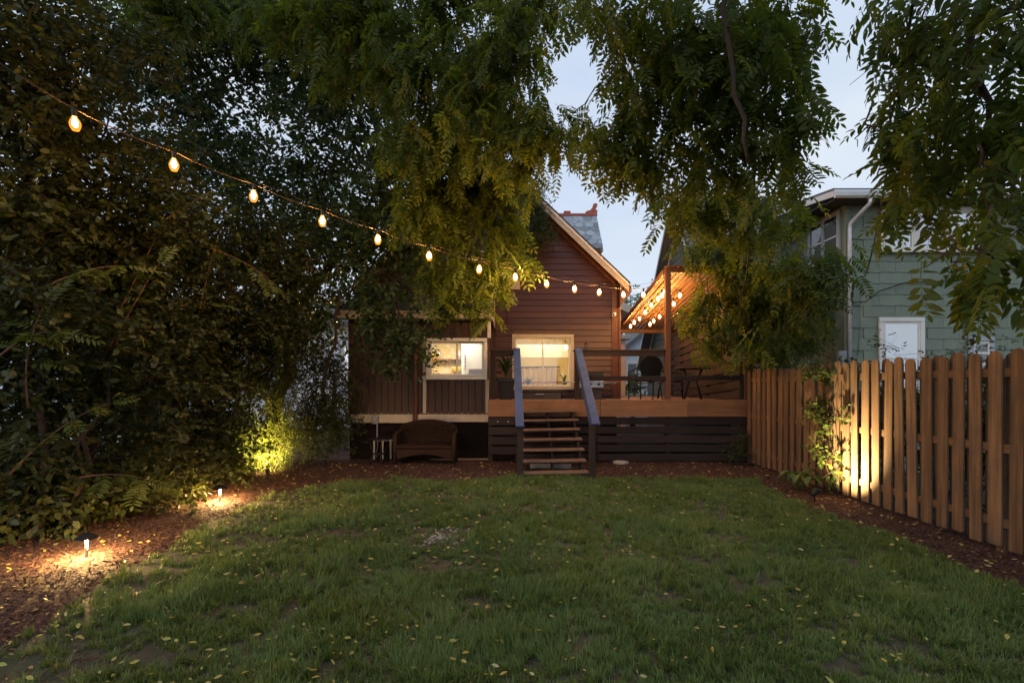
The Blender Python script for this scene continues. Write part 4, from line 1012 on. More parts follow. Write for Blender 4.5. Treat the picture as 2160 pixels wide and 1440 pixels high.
# ================================================================== picket fence
fn = thing('picket_fence', (4.85, 7, 0), 'weathered wooden picket fence along the right of the lawn', 'fence')
def fx(y): return np.interp(y, [3.0, 4.79, 7.3, 10.6], [4.72, 4.76, 4.83, 4.93])
def picket_mesh(h, bow):
    m = MB(); w = 0.066; t = 0.010
    out = [(-w, 0), (w, 0), (w, h-0.075), (w*0.93, h-0.045), (w*0.72, h-0.018), (w*0.40, h-0.004), (0, h), (-w*0.40, h-0.004), (-w*0.72, h-0.018), (-w*0.93, h-0.045), (-w, h-0.075)]
    m.prism(out, 'x', -t, t); return m.mesh('picket', M['picket'])
pms = [picket_mesh(1.88+0.012*k, 0) for k in range(4)]
y = 3.1; k = 0
while y < 10.62:
    lx = 0.0
    for side, yy in ((-1, y), (1, y+0.1065)):
        xx = float(fx(yy)) + side*0.032; tl = random.gauss(0, 0.006)
        if abs(yy-8.35) < 0.12 and side < 0: tl = 0.035
        inst(random.choice(pms), 'picket', (xx+random.gauss(0, .002), yy, 0.045+random.gauss(0, .008)), fn, rot=(tl, random.gauss(0, .006), random.gauss(0, 0.02)))
    y += 0.213; k += 1
ysec = [3.0, 5.0, 7.42, 9.0, 10.68]
for a, b in zip(ysec[:-1], ysec[1:]):
    for z in (0.28, 1.00, 1.735):
        part(MB().bar((float(fx(a)), a+0.002, z), (float(fx(b)), b-0.002, z), 0.038, 0.088, b=0.004), 'rail', M['rail'], fn, origin=(float(fx(a)), a, z))
for a in ysec:
    part(MB().box(float(fx(a))-0.0, float(fx(a))+0.09, a-0.045, a+0.045, -0.1, 1.85, 0.006), 'post', M['rail'], fn, origin=(float(fx(a)), a, 0))

# ================================================================== green house to the right
gh = thing('green_house', (8.5, 9.8, 0), 'two-storey pale green shingled house behind the picket fence', 'house')
GY, GX = 9.8, 6.40
wallf = part(MB().box(GX, 13, GY+0.02, GY+0.2, -0.05, 5.15), 'front_wall', M['green'], gh)
walls = part(MB().box(GX+0.02, GX+0.2, GY+0.205, 12.4, -0.05, 5.15), 'side_wall', M['green'], gh)
def shingle_mesh(axis, w, h, seed):
    rr = random.Random(seed); m = MB(); n = 8; lo = []; 
    for k in range(n+1):
        u = k/n; lo.append((-w/2+w*u, 0.006*math.sin(u*math.pi*3+seed)+rr.uniform(-.003,.003)))
    out = lo + [(w/2, h), (-w/2, h)]
    N = len(out)
    for dd in (0.0, 1.0):
        for u, v in out:
            off = 0.018 - 0.012*(v/h); off = off*(1-dd) - 0.0*dd
            m.v.append((u, -off, v) if axis == 'x' else (-off, u, v))
    m.f.append(tuple(range(N))); m.f.append(tuple(range(2*N-1, N-1, -1)))
    for i in range(N): m.f.append((i, N+i, N+(i+1) % N, (i+1) % N))
    return m.mesh('siding_shingle', M['green'])
SW, SH = 0.61, 0.212
shx = [shingle_mesh('x', SW-0.005, SH+0.012, s) for s in range(3)]; shy = [shingle_mesh('y', SW-0.005, SH+0.012, s+5) for s in range(3)]
gwin = [(7.0, 7.87, 1.35, 2.92), (7.03, 9.0, 4.15, 5.02), (8.7, 9.2, 2.0, 2.6)]
for r in range(23):
    z = 0.18 + r*SH; x = GX + 0.03 + (SW/2 if r % 2 else 0)
    if r % 2: pass
    while x + SW/2 < 10.9:
        if not any(x-SW/2 > g[0] and x+SW/2 < g[1] and z > g[2] and z+SH < g[3] for g in gwin):
            xc = x+SW/2 if x-GX < SW else x+SW/2
            inst(shx[(r+int(x*3)) % 3], 'siding_shingle', (xc, GY+0.016, z), wallf)
        x += SW
    y = GY + 0.05 + (SW/2 if r % 2 else 0)
    while y + SW < 12.35:
        inst(shy[(r+int(y*3)) % 3], 'siding_shingle', (GX+0.016, y+SW/2, z), walls); y += SW
part(MB().box(GX-0.035, GX+0.06, GY-0.02, GY+0.035, 0, 5.1, 0.006), 'corner_board', M['green'], gh)
def hung_window(parent, x0, x1, y, z0, z1, units, tm, gm, blindf=0.9):
    t = 0.085; w = MB(); d = 0.05
    w.box(x0, x1, y-d, y, z1-t, z1, 0.006); w.box(x0-0.03, x1+0.03, y-d-0.03, y, z0, z0+0.06, 0.006)
    uw = (x1-x0-t)/units
    for k in range(units+1): w.box(x0+k*uw, x0+k*uw+t, y-d+0.002, y, z0+0.061, z1-t-0.001, 0.006)
    win = part(w, 'window', tm, parent)
    for k in range(units):
        a, b = x0+k*uw+t+0.001, x0+(k+1)*uw-0.001; zm = (z0+0.06+z1-t)/2
        for (p, q, dy) in ((z0+0.062, zm+0.018, 0.006), (zm-0.018, z1-t-0.002, 0.0)):
            s = MB(); yy = y-d+0.018-dy; f = 0.038
            s.box(a, b, yy, yy+0.005, p, p+f); s.box(a, b, yy, yy+0.005, q-f, q); s.box(a, a+f, yy+0.0005, yy+0.0045, p+f, q-f); s.box(b-f, b, yy+0.0005, yy+0.0045, p+f, q-f)
            part(s, 'sash', M['white'], win)
        part(MB().box(a, b, y-0.026, y-0.024, z0+0.062, z1-t-0.002), 'pane', gm, win)
        zb = z1-t - (z1-z0-t)*blindf
        part(MB().box(a, b, y-0.018, y-0.014, zb, z1-t-0.002), 'blind', M['blind'], win)
        part(MB().box(a, b, y-0.012, y-0.008, z0+0.062, z1-t-0.002), 'dark_backing', M['roomshade'], win)  # flat dark sheet in place of the shaded room behind
    return win
hung_window(gh, 7.0, 7.87, GY-0.004, 1.35, 2.92, 1, M['white'], M['glass_sky'])
hung_window(gh, 7.03, 8.98, GY-0.004, 4.15, 5.02, 3, M['white'], M['glass_sky'], 0.8)
hung_window(gh, 8.72, 9.2, GY-0.004, 1.95, 2.55, 1, M['greytrim'], M['glass'], 0.1)
# side window
sw = MB(); X = GX-0.004
for (a, b, c, d) in ((9.95,11.0,4.95,5.03),(9.95,11.0,4.10,4.17),(9.95,10.03,4.171,4.949),(10.44,10.52,4.171,4.949),(10.92,11.0,4.171,4.949)): sw.box(X-0.05, X, a, b, c, d, 0.005)
sw = part(sw, 'window', M['greytrim'], gh)
for a, b in ((10.031,10.439),(10.521,10.919)):
    part(MB().box(X-0.028, X-0.024, a, b, 4.172, 4.948), 'pane', M['glass'], sw); part(MB().box(X-0.016, X-0.012, a, b, 4.172, 4.948), 'dark_backing', M['roomshade'], sw)
    part(MB().box(X-0.038, X-0.029, a, b, 4.54, 4.57), 'sash_bar', M['white'], sw)
groof = part(MB().prism([(9.48,5.22),(9.48,5.27),(12.6,5.75),(12.6,5.70)], 'x', 5.95, 13.3), 'roof', M['greyroof'], gh)
part(MB().box(5.96, 13.3, 9.45, 9.478, 5.12, 5.235, 0.006), 'fascia_board', M['whitemetal'], groof)
part(MB().prism([(9.37,5.17),(9.38,5.10),(9.41,5.07),(9.448,5.07),(9.448,5.19),(9.43,5.19),(9.43,5.10),(9.395,5.11),(9.38,5.18)], 'x', 5.94, 13.3), 'gutter', M['whitemetal'], groof)
part(MB().prism([(9.482,5.11),(12.6,5.60),(12.6,5.70),(9.482,5.22)], 'x', 5.945, 5.975), 'side_fascia', M['whitemetal'], groof)
part(MB().box(5.98, 13.2, 9.482, GY+0.0, 5.06, 5.085, 0.004), 'soffit', M['soffit'], groof)
part(MB().box(5.98, GX, GY, 12.4, 5.09, 5.12, 0.004), 'soffit', M['soffit'], groof)
px_ = 6.38
part(MB().tube([(6.60,9.43,5.08),(6.60,9.44,4.98),(6.50,9.60,4.82),(6.43,9.72,4.70),(6.42,9.735,4.6),(6.42,9.735,0.15)], 0.036, 8), 'downspout', M['galv'], gh, True)
part(MB().box(6.19, 6.36, 9.70, 9.80, 1.98, 2.28, 0.015), 'meter_box', M['plastic_g'], gh)
# main body with a steep gable end facing the deck
GBX = 5.35
mb = MB().prism([(20.2,-0.05),(20.2,2.6),(16.2,7.25),(12.5,3.0),(12.5,-0.05)], 'x', GBX, 12)
gend = part(mb, 'gable_end', M['dkgreensiding'], gh)
for k in range(30):     # courses of the gable end
    z = 1.3+0.2*k
    y1 = 20.2 if z < 2.6 else 20.2-4.0*(z-2.6)/4.65; y0 = 12.5 if z < 3.0 else 12.5+3.7*(z-3.0)/4.25
    if y1-y0 < 0.4: continue
    part(MB().hexa([(GBX-0.022,y0+.1,z),(GBX-0.022,y1-.1,z),(GBX-0.001,y1-.1,z),(GBX-0.001,y0+.1,z),(GBX-0.006,y0+.1,z+0.2),(GBX-0.006,y1-.1,z+0.2),(GBX-0.001,y1-.1,z+0.2),(GBX-0.001,y0+.1,z+0.2)]), 'siding_course', M['dkgreensiding'], gend, origin=(GBX, 15, z))
mb = MB()
mb.prism([(20.6,2.24),(16.2,7.36),(16.2,7.46),(20.7,2.24)], 'x', 5.0, 12); mb.prism([(12.1,2.65),(16.19,7.36),(16.19,7.46),(12.0,2.65)], 'x', 5.0, 12)
mr = part(mb, 'main_roof', M['greyroof'], gh)
part(MB().prism([(20.62,2.10),(16.2,7.25),(16.2,7.355),(20.72,2.10)], 'x', 4.97, 4.995), 'rake_board', M['whitemetal'], mr)
part(MB().prism([(12.08,2.5),(16.19,7.25),(16.19,7.355),(11.98,2.5)], 'x', 4.97, 4.995), 'rake_board', M['whitemetal'], mr)
part(MB().prism([(20.05,2.6),(16.2,7.06),(16.2,7.16),(20.15,2.6)], 'x', GBX-0.05, GBX-0.024), 'frieze_board', M['whitemetal'], mr)
hung_window(gh, 5.75, 6.25, 12.49, 2.05, 2.85, 1, M['greytrim'], M['glass'], 0.05)
# overhead cable to the green house and loose wires on its wall
uc = thing('service_cable', (5, 6, 4), 'thin brown overhead cable running down to the green house', 'cable')
A = at(1935, -60, 3.3); B = Vector((6.72, GY-0.05, 3.70))
pth = [A.lerp(B, k/24) - Vector((0,0,0.30*4*(k/24)*(1-k/24))) for k in range(25)]
part(MB().tube([A+(A-pth[1])*4]+pth, 0.0105, 6), 'cable', M['copperwire'], uc, True)
part(MB().tube([B, (6.70,GY-0.04,3.55), (6.66,GY-0.03,3.35), (6.66,GY-0.03,2.95), (6.60,GY-0.03,2.2)], 0.008, 5), 'drop_wire', M['plastic_g'], uc, True)
part(MB().tube([(8.6,GY-0.04,3.62),(7.5,GY-0.05,3.58),(7.0,GY-0.05,3.42),(6.75,GY-0.05,3.22),(6.5,GY-0.05,3.2),(6.38,GY-0.06,3.4),(6.36,GY-0.06,3.75)], 0.010, 5), 'drop_wire', M['rubber'], uc, True)

# ================================================================== houses behind
wh = thing('far_house', (6.8, 24, 0), 'pale far house glimpsed between the maroon house and the pergola', 'house')
part(MB().prism([(5.05,-0.05),(9.5,-0.05),(9.5,3.2),(7.3,5.0),(5.05,3.2)], 'y', 24, 30), 'wall', M['whitewall'], wh)
rf = part(MB().prism([(4.85,3.05),(7.3,5.0),(9.7,3.05),(9.7,3.18),(7.3,5.15),(4.85,3.18)], 'y', 23.7, 30.2), 'roof', M['greyroof'], wh)
w_ = part(MB().box(5.35,5.95,23.93,23.99,1.2,2.75,0.01), 'window', M['white'], wh); part(MB().box(5.42,5.88,23.915,23.928,1.28,2.66), 'pane', M['glass_sky'], w_)
pc = thing('far_porch', (4.3, 18.6, 0), 'pale porch post with white cornice beside the maroon house', 'porch')
part(MB().box(3.92, 4.10, 18.5, 18.7, -0.05, 3.3, 0.01), 'post', M['pinkwall'], pc); part(MB().box(3.80, 4.28, 18.42, 18.8, 3.3, 3.47, 0.01), 'capital', M['white'], pc)
part(MB().prism([(3.80,4.45),(4.75,3.95),(4.75,4.22),(3.80,4.75)], 'y', 18.4, 22), 'cornice', M['white'], pc)
lh = thing('far_house', (-9, 20, 0), 'bluish white neighbouring house hidden behind the left shrubs', 'house')
lw = part(MB().box(-17, -5.0, 20, 26, -0.05, 4.0), 'wall', M['whitewall'], lh)
for k in range(19): part(MB().hexa([(-10,19.97,0.2+0.19*k),(-5.0,19.97,0.2+0.19*k),(-5.0,19.999,0.2+0.19*k),(-10,19.999,0.2+0.19*k),(-10,19.99,0.39+0.19*k),(-5.0,19.99,0.39+0.19*k),(-5.0,19.999,0.39+0.19*k),(-10,19.999,0.39+0.19*k)]), 'siding_board', M['whitewall'], lw, origin=(-7.5,20,0.2+0.19*k))
part(MB().prism([(19.6,3.95),(23,5.4),(26.4,3.95),(26.4,4.1),(23,5.55),(19.6,4.1)], 'x', -17.3, -4.7), 'roof', M['greyroof'], lh)
w_ = part(MB().box(-6.6,-5.7,19.90,19.96,1.6,3.2,0.01), 'window', M['white'], lh); part(MB().box(-6.5,-5.8,19.885,19.898,1.7,3.1), 'pane', M['glass_sky'], w_)
lf = thing('white_fence', (-9, 11.5, 0), 'low white board fence glimpsed through the left shrubs', 'fence')
for k in range(9): part(MB().box(-11.5+0.62*k, -10.92+0.62*k, 11.5, 11.53, 0.3, 1.55 if k < 4 else 1.05, 0.005), 'board', M['whitewall'], lf)
for k in range(4): part(MB().box(-11.5+1.8*k, -11.4+1.8*k, 11.54, 11.64, -0.05, 1.6 if k < 2 else 1.1, 0.005), 'post', M['whitewall'], lf)
#@@PLANTS
# ================================================================== plants
L6 = np.array([[0,0,0],[-0.5,0.32,0.10],[-0.42,0.66,0.08],[0,1,-0.06],[0.42,0.66,0.08],[0.5,0.32,0.10]], float); T6 = np.array([[0,2,1],[0,3,2],[0,4,3],[0,5,4]])
L4 = np.array([[0,0,0],[-0.5,0.48,0.10],[0,1,-0.04],[0.5,0.48,0.10]], float); T4 = np.array([[0,2,1],[0,3,2]])
def ellipsoid_pts(n, e, clump=0.28, kc=None):
    px, py, rx, ry, Y, dr = e[:6]
    c = np.array(at(px, py, Y)); rad = np.array([rx*Y/F, dr, ry*Y/F])
    vol = rad.prod()**(1/3)
    k = kc or max(6, int(n/24))
    u = unit(rng.normal(size=(k, 3)))*(rng.random((k, 1))**0.45); cc = c+u*rad
    i = rng.integers(0, k, n)
    p = cc[i] + rng.normal(size=(n, 3))*np.minimum(clump, rad*0.45)
    out = unit((p-c)/rad)
    return p, out, c, rad
def leaf_cloud(ells, L, W, per=9, lai=3.0, tw=0.30, droop=0.25, fine=True, holes=(), zmin=0.06, clump=0.26):
    VV, TT, PP, DD, LL = [], [], [], [], []
    off = 0; tvs, tts = (L6, T6) if fine else (L4, T4)
    for e in ells:
        px, py, rx, ry, Y, dr = e[:6]; f = e[6] if len(e) > 6 else 1.0
        area = math.pi*rx*ry*(Y/F)**2
        n = max(4, int(area*lai*f/(L*W*0.62*per)))
        p, out, c, rad = ellipsoid_pts(n, e, clump)
        keep = p[:, 2] > zmin
        for hx, hy, hrx, hry in holes:
            qx = 1080+p[:, 0]*F/p[:, 1]; qy = 815-(p[:, 2]-EYE)*F/p[:, 1]
            keep &= ((qx-hx)/hrx)**2+((qy-hy)/hry)**2 > 1
        p, out = p[keep], out[keep]; n = len(p)
        if n == 0: continue
        d = unit(out*0.6+rng.normal(size=(n, 3))*0.7+np.array([0, 0, -droop])); ln = tw*(0.6+0.8*rng.random(n))
        PP.append(p); DD.append(d); LL.append(ln)
        side = unit(np.cross(d, np.array([0, 0, 1.0])+rng.normal(size=(n, 3))*0.35))
        u = (np.arange(per)+0.6)/per
        pos = p[:, None, :]+d[:, None, :]*(ln[:, None]*u[None, :])[..., None]
        sgn = np.where(np.arange(per) % 2 == 0, 1.0, -1.0)
        t = d[:, None, :]*0.55 + side[:, None, :]*sgn[None, :, None]*0.85 + rng.normal(size=(n, per, 3))*0.30 + np.array([0, 0, -0.25])
        t = unit(t.reshape(-1, 3)); nn = unit(np.array([0, 0, 1.0])+rng.normal(size=t.shape)*0.55)
        Mx = rot_from(t, nn); s = (0.65+0.6*rng.random(len(t)))
        S = Mx*np.stack([W*s, L*s, L*s*0.5], -1)[:, None, :]
        V, T = scatter(tvs, tts, S, pos.reshape(-1, 3)); VV.append(V); TT.append(T+off); off += len(V)
    # thin twigs as three-sided slivers
    P = np.concatenate(PP); D = np.concatenate(DD); ln = np.concatenate(LL); n = len(P)
    s1 = unit(np.cross(D, rng.normal(size=(n, 3)))); s2 = np.cross(D, s1); w = 0.0022*(L/0.05)**0.5
    V = np.stack([P+s1*w, P-s1*0.5*w+s2*0.8*w, P-s1*0.5*w-s2*0.8*w, P+D*ln[:, None]], 1).reshape(-1, 3)
    i = (np.arange(n)*4)[:, None]; T = np.concatenate([i+np.array([0,1,3]), i+np.array([1,2,3]), i+np.array([2,0,3])])
    return np.concatenate(VV), np.concatenate(TT), V, T
def wander(a, b, n=7, amp=0.08):
    a, b = Vector(a), Vector(b); pts = []
    for k in range(n+1):
        u = k/n; q = a.lerp(b, u)
        if 0 < k < n: q += Vector((random.gauss(0, amp), random.gauss(0, amp), random.gauss(0, amp)))
        pts.append(q)
    return pts
def np_part(name, V, T, mat, parent, stuff=True):
    loc = WLOC[parent.name]
    o = _link(bpy.data.objects.new(name, np_mesh(name, V-np.array(loc), T, mat)), parent, loc)
    if stuff: o['kind'] = 'stuff'
    return o
def woody(name, label, cat, base, trunks, ells, L, W, mat, per=9, lai=3.0, tw=0.30, droop=0.25, fine=True, holes=(), limbs=3, r0=0.05, group=None, clump=0.26, bark='bark'):
    base = Vector(base); t = thing(name, base, label, cat, group)
    for tr in trunks:   # list of point lists (world) with start radius
        pts, ra, rb = tr
        part(MB().tube(pts, [ra+(rb-ra)*k/(len(pts)-1) for k in range(len(pts))], 8), 'trunk', M[bark], t, True)
    tips = [tr[0][-1] for tr in trunks]; mids = [tr[0][len(tr[0])//2] for tr in trunks]
    br = MB()
    for e in ells:
        c = at(e[0], e[1], e[4]); rad = Vector((e[2]*e[4]/F, e[5], e[3]*e[4]/F))
        src = min(tips+mids, key=lambda q: (Vector(q)-c).length)
        pts = wander(src, c, 6, 0.07); br.tube(pts, [r0*(1-0.75*k/6) for k in range(7)], 6)
        for k in range(limbs):
            v = Vector((random.gauss(0,1), random.gauss(0,1), random.gauss(0,1))).normalized()
            q = c+Vector((v.x*rad.x, v.y*rad.y, v.z*rad.z))*0.85
            if q.z < 0.1: q.z = 0.15
            br.tube(wander(pts[random.randint(3, 6)], q, 5, 0.06), [r0*0.35*(1-0.8*j/5) for j in range(6)], 5)
    part(br, 'branches', M[bark], t, True)['kind'] = 'stuff'
    V, T, V2, T2 = leaf_cloud(ells, L, W, per, lai, tw, droop, fine, holes, clump=clump)
    np_part('crown', V, T, mat, t); np_part('twigs', V2, T2, M['twig'], t)
    return t

# ---- left shrubs and trees (centre px, py, radius px, px, depth Y, depth radius)
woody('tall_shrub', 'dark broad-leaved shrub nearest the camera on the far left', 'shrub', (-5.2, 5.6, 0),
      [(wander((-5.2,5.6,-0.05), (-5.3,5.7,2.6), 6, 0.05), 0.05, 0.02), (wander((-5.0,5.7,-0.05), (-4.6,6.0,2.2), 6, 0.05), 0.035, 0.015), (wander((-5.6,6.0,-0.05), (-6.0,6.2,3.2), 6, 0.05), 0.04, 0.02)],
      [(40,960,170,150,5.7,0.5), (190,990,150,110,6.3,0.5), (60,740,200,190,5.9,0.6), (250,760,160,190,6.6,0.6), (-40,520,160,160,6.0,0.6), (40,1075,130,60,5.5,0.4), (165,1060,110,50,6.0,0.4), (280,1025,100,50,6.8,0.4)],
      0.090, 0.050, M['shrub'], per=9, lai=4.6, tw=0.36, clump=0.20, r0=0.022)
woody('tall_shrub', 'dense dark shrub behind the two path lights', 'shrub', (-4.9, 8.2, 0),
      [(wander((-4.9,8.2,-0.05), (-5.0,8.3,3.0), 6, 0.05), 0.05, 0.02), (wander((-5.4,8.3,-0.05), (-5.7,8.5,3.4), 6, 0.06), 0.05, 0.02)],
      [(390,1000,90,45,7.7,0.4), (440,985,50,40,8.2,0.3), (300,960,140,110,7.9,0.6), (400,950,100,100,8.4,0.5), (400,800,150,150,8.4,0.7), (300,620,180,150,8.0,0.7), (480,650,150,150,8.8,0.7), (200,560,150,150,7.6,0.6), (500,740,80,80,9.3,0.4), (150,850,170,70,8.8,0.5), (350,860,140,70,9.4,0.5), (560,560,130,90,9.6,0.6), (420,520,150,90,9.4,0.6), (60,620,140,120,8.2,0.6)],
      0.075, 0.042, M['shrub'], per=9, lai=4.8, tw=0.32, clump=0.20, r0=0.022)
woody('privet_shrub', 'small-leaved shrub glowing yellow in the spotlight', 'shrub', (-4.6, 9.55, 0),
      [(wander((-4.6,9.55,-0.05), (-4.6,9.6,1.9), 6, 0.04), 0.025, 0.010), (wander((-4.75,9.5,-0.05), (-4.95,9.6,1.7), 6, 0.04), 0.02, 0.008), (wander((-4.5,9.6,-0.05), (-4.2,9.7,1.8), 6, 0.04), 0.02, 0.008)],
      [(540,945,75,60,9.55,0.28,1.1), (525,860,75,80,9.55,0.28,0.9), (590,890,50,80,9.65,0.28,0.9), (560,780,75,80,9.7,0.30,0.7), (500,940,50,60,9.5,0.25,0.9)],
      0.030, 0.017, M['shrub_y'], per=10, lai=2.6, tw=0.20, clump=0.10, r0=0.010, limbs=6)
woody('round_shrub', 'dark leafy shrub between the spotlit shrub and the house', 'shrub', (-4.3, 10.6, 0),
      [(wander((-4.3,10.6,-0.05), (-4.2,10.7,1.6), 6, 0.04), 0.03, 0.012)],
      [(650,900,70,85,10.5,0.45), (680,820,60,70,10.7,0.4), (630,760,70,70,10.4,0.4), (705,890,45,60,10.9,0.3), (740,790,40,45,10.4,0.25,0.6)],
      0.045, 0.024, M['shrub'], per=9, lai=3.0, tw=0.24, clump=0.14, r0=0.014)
single_sh = woody('low_shrub', 'small green shrub at the back corner left of the house', 'shrub', (-4.6, 13.6, 0),
      [(wander((-4.6,13.6,-0.05), (-4.6,13.6,0.7), 4, 0.02), 0.02, 0.01)], [(716,918,30,40,13.6,0.35)], 0.04, 0.022, M['far_tree'], per=8, lai=3.0, tw=0.15, clump=0.10, r0=0.008)
woody('side_tree', 'upper left tree with leaves warmed by the nearest bulbs', 'tree', (-6.9, 6.4, 0),
      [(wander((-6.9,6.4,-0.05), (-6.4,6.8,4.2), 8, 0.06), 0.12, 0.06)],
      [(60,400,170,130,6.6,0.7), (240,460,170,120,7.2,0.7), (60,180,190,130,6.4,0.8,0.62), (-60,60,200,150,6.0,0.8), (230,250,150,130,7.4,0.7,0.7), (180,60,170,90,7.2,0.8,0.6)],
      0.095, 0.050, M['shrub'], per=9, lai=5.2, tw=0.36, clump=0.22, r0=0.035)
woody('backdrop_tree', 'large dark tree with crossing limbs behind the string lights', 'tree', (-5.6, 11.8, 0),
      [(wander((-5.6,11.8,-0.05), (-5.0,12.2,5.0), 8, 0.08), 0.20, 0.11), (wander((-5.2,12.0,3.2), (-3.0,12.0,6.0), 7, 0.10), 0.10, 0.05), (wander((-5.2,12.0,3.8), (-7.6,12.0,8.0), 7, 0.12), 0.11, 0.05)],
      [(360,430,150,120,11.5,0.9,0.75), (560,450,140,110,11.6,0.9,0.72), (660,330,130,120,11.4,0.9,0.6), (460,250,150,140,12.0,1.0,0.6), (330,120,150,120,12.0,1.0,0.7), (560,110,170,130,12.2,1.0,0.85), (700,520,110,90,11.0,0.7,0.9), (640,620,110,80,11.2,0.7,0.9), (740,150,120,140,11.5,1.0,0.8), (590,720,100,60,11.2,0.6), (850,430,90,90,10.6,0.6), (800,520,90,70,10.4,0.6), (880,330,100,90,10.8,0.7), (430,40,200,70,11.5,0.8), (760,60,160,80,11.2,0.8)],
      0.15, 0.080, M['tree_dk'], per=9, lai=6.4, tw=0.5, clump=0.30, r0=0.06, fine=False)
woody('maple_sapling', 'drooping maple branches hanging in front of the kitchen wing', 'tree', (-4.35, 10.9, 0),
      [(wander((-4.35,10.9,-0.05), (-3.3,9.9,3.4), 8, 0.05), 0.05, 0.025), (wander((-3.3,9.9,3.4), (-2.3,9.7,3.5), 6, 0.05), 0.025, 0.012)],
      [(820,600,90,55,9.8,0.4), (840,660,70,60,9.6,0.35), (850,715,55,55,9.5,0.3,0.85), (860,760,40,35,9.4,0.25,0.7), (780,560,80,60,9.9,0.4), (790,640,50,50,9.8,0.3,0.7)],
      0.11, 0.060, M['tree_dk'], per=7, lai=2.3, tw=0.32, droop=0.8, clump=0.16, r0=0.018)
# ivy-like small foliage on the gable
woody('gable_vine', 'fine-leaved vine climbing under the maroon gable rake', 'vine', (0.35, 12.3, 1.3),
      [(wander((-0.2,12.6,3.0), (0.3,12.35,5.2), 7, 0.04), 0.015, 0.008)], [(1120,450,45,45,12.2,0.25), (1100,510,40,40,12.2,0.2), (1140,500,35,25,12.25,0.2,0.7)],
      0.045, 0.022, M['tree_dk'], per=9, lai=2.4, tw=0.2, clump=0.10, r0=0.008)

# ---- far trees
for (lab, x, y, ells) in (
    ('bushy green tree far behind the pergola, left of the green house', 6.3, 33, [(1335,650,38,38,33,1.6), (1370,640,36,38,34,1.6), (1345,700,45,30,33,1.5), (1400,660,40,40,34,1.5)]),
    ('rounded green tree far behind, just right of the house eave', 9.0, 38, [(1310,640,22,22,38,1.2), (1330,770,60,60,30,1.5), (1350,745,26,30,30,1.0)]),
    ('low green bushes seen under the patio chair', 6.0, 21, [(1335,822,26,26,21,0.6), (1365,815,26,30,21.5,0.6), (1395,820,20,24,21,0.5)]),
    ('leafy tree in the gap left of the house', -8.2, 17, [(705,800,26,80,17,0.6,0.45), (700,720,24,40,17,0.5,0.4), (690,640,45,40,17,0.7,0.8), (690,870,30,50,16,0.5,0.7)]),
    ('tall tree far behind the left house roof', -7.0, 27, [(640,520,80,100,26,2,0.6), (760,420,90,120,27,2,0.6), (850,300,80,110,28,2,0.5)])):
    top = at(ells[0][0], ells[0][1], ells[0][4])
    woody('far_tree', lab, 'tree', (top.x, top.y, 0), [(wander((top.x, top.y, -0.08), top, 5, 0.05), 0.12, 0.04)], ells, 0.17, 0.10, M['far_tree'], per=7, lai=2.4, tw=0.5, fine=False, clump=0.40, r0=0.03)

# ---- overhanging walnut
def compound(seed, pairs=7):
    rr = np.random.default_rng(seed); V, T = [], []; off = 0
    def rach(u): return np.array([0.05*math.sin(u*2.2+seed), u, -0.28*u*u])
    us = np.linspace(0.0, 1.0, 6)
    for a, b in zip(us[:-1], us[1:]):
        p, q = rach(a), rach(b); w = 0.006*(1.2-a)
        V += [p+[w,0,0], p-[w,0,0], q-[w,0,0], q+[w,0,0]]; T += [[off,off+1,off+2],[off,off+2,off+3]]; off += 4
    for k in range(pairs):
        u = 0.16+0.80*k/(pairs-1)*0.97; p = rach(u)
        for sg in (-1, 1):
            ln = 0.235*(0.75+0.5*math.sin(math.pi*(k+1.2)/(pairs+1.6)))*rr.uniform(0.85, 1.15); wd = ln*0.36
            a = rr.normal(0.62, 0.14); t = np.array([sg*math.cos(a*0.85), math.sin(a)*0.9, rr.normal(-0.30, 0.16)]); t /= np.linalg.norm(t)
            nrm = np.array([rr.normal(0, .25), rr.normal(0, .2), 1.0]); Mx = rot_from(t[None], nrm[None])[0]
            V += list((L6*np.array([wd, ln, ln*0.5]))@Mx.T + p + np.array([sg*0.006,0,0])); T += (T6+off).tolist(); off += 6
    p = rach(1.0); t = np.array([0.02, 0.9, -0.4]); t /= np.linalg.norm(t); Mx = rot_from(t[None], np.array([[0,0.3,1.0]]))[0]
    V += list((L6*np.array([0.07, 0.2, 0.1]))@Mx.T + p); T += (T6+off).tolist()
    return np.array(V), np.array(T)
CL = [compound(s, pr) for s, pr in ((1,7),(2,8),(3,6),(4,9))]
CLM = [np_mesh('leaf', v, t, M['walnut1']) for v, t in CL]

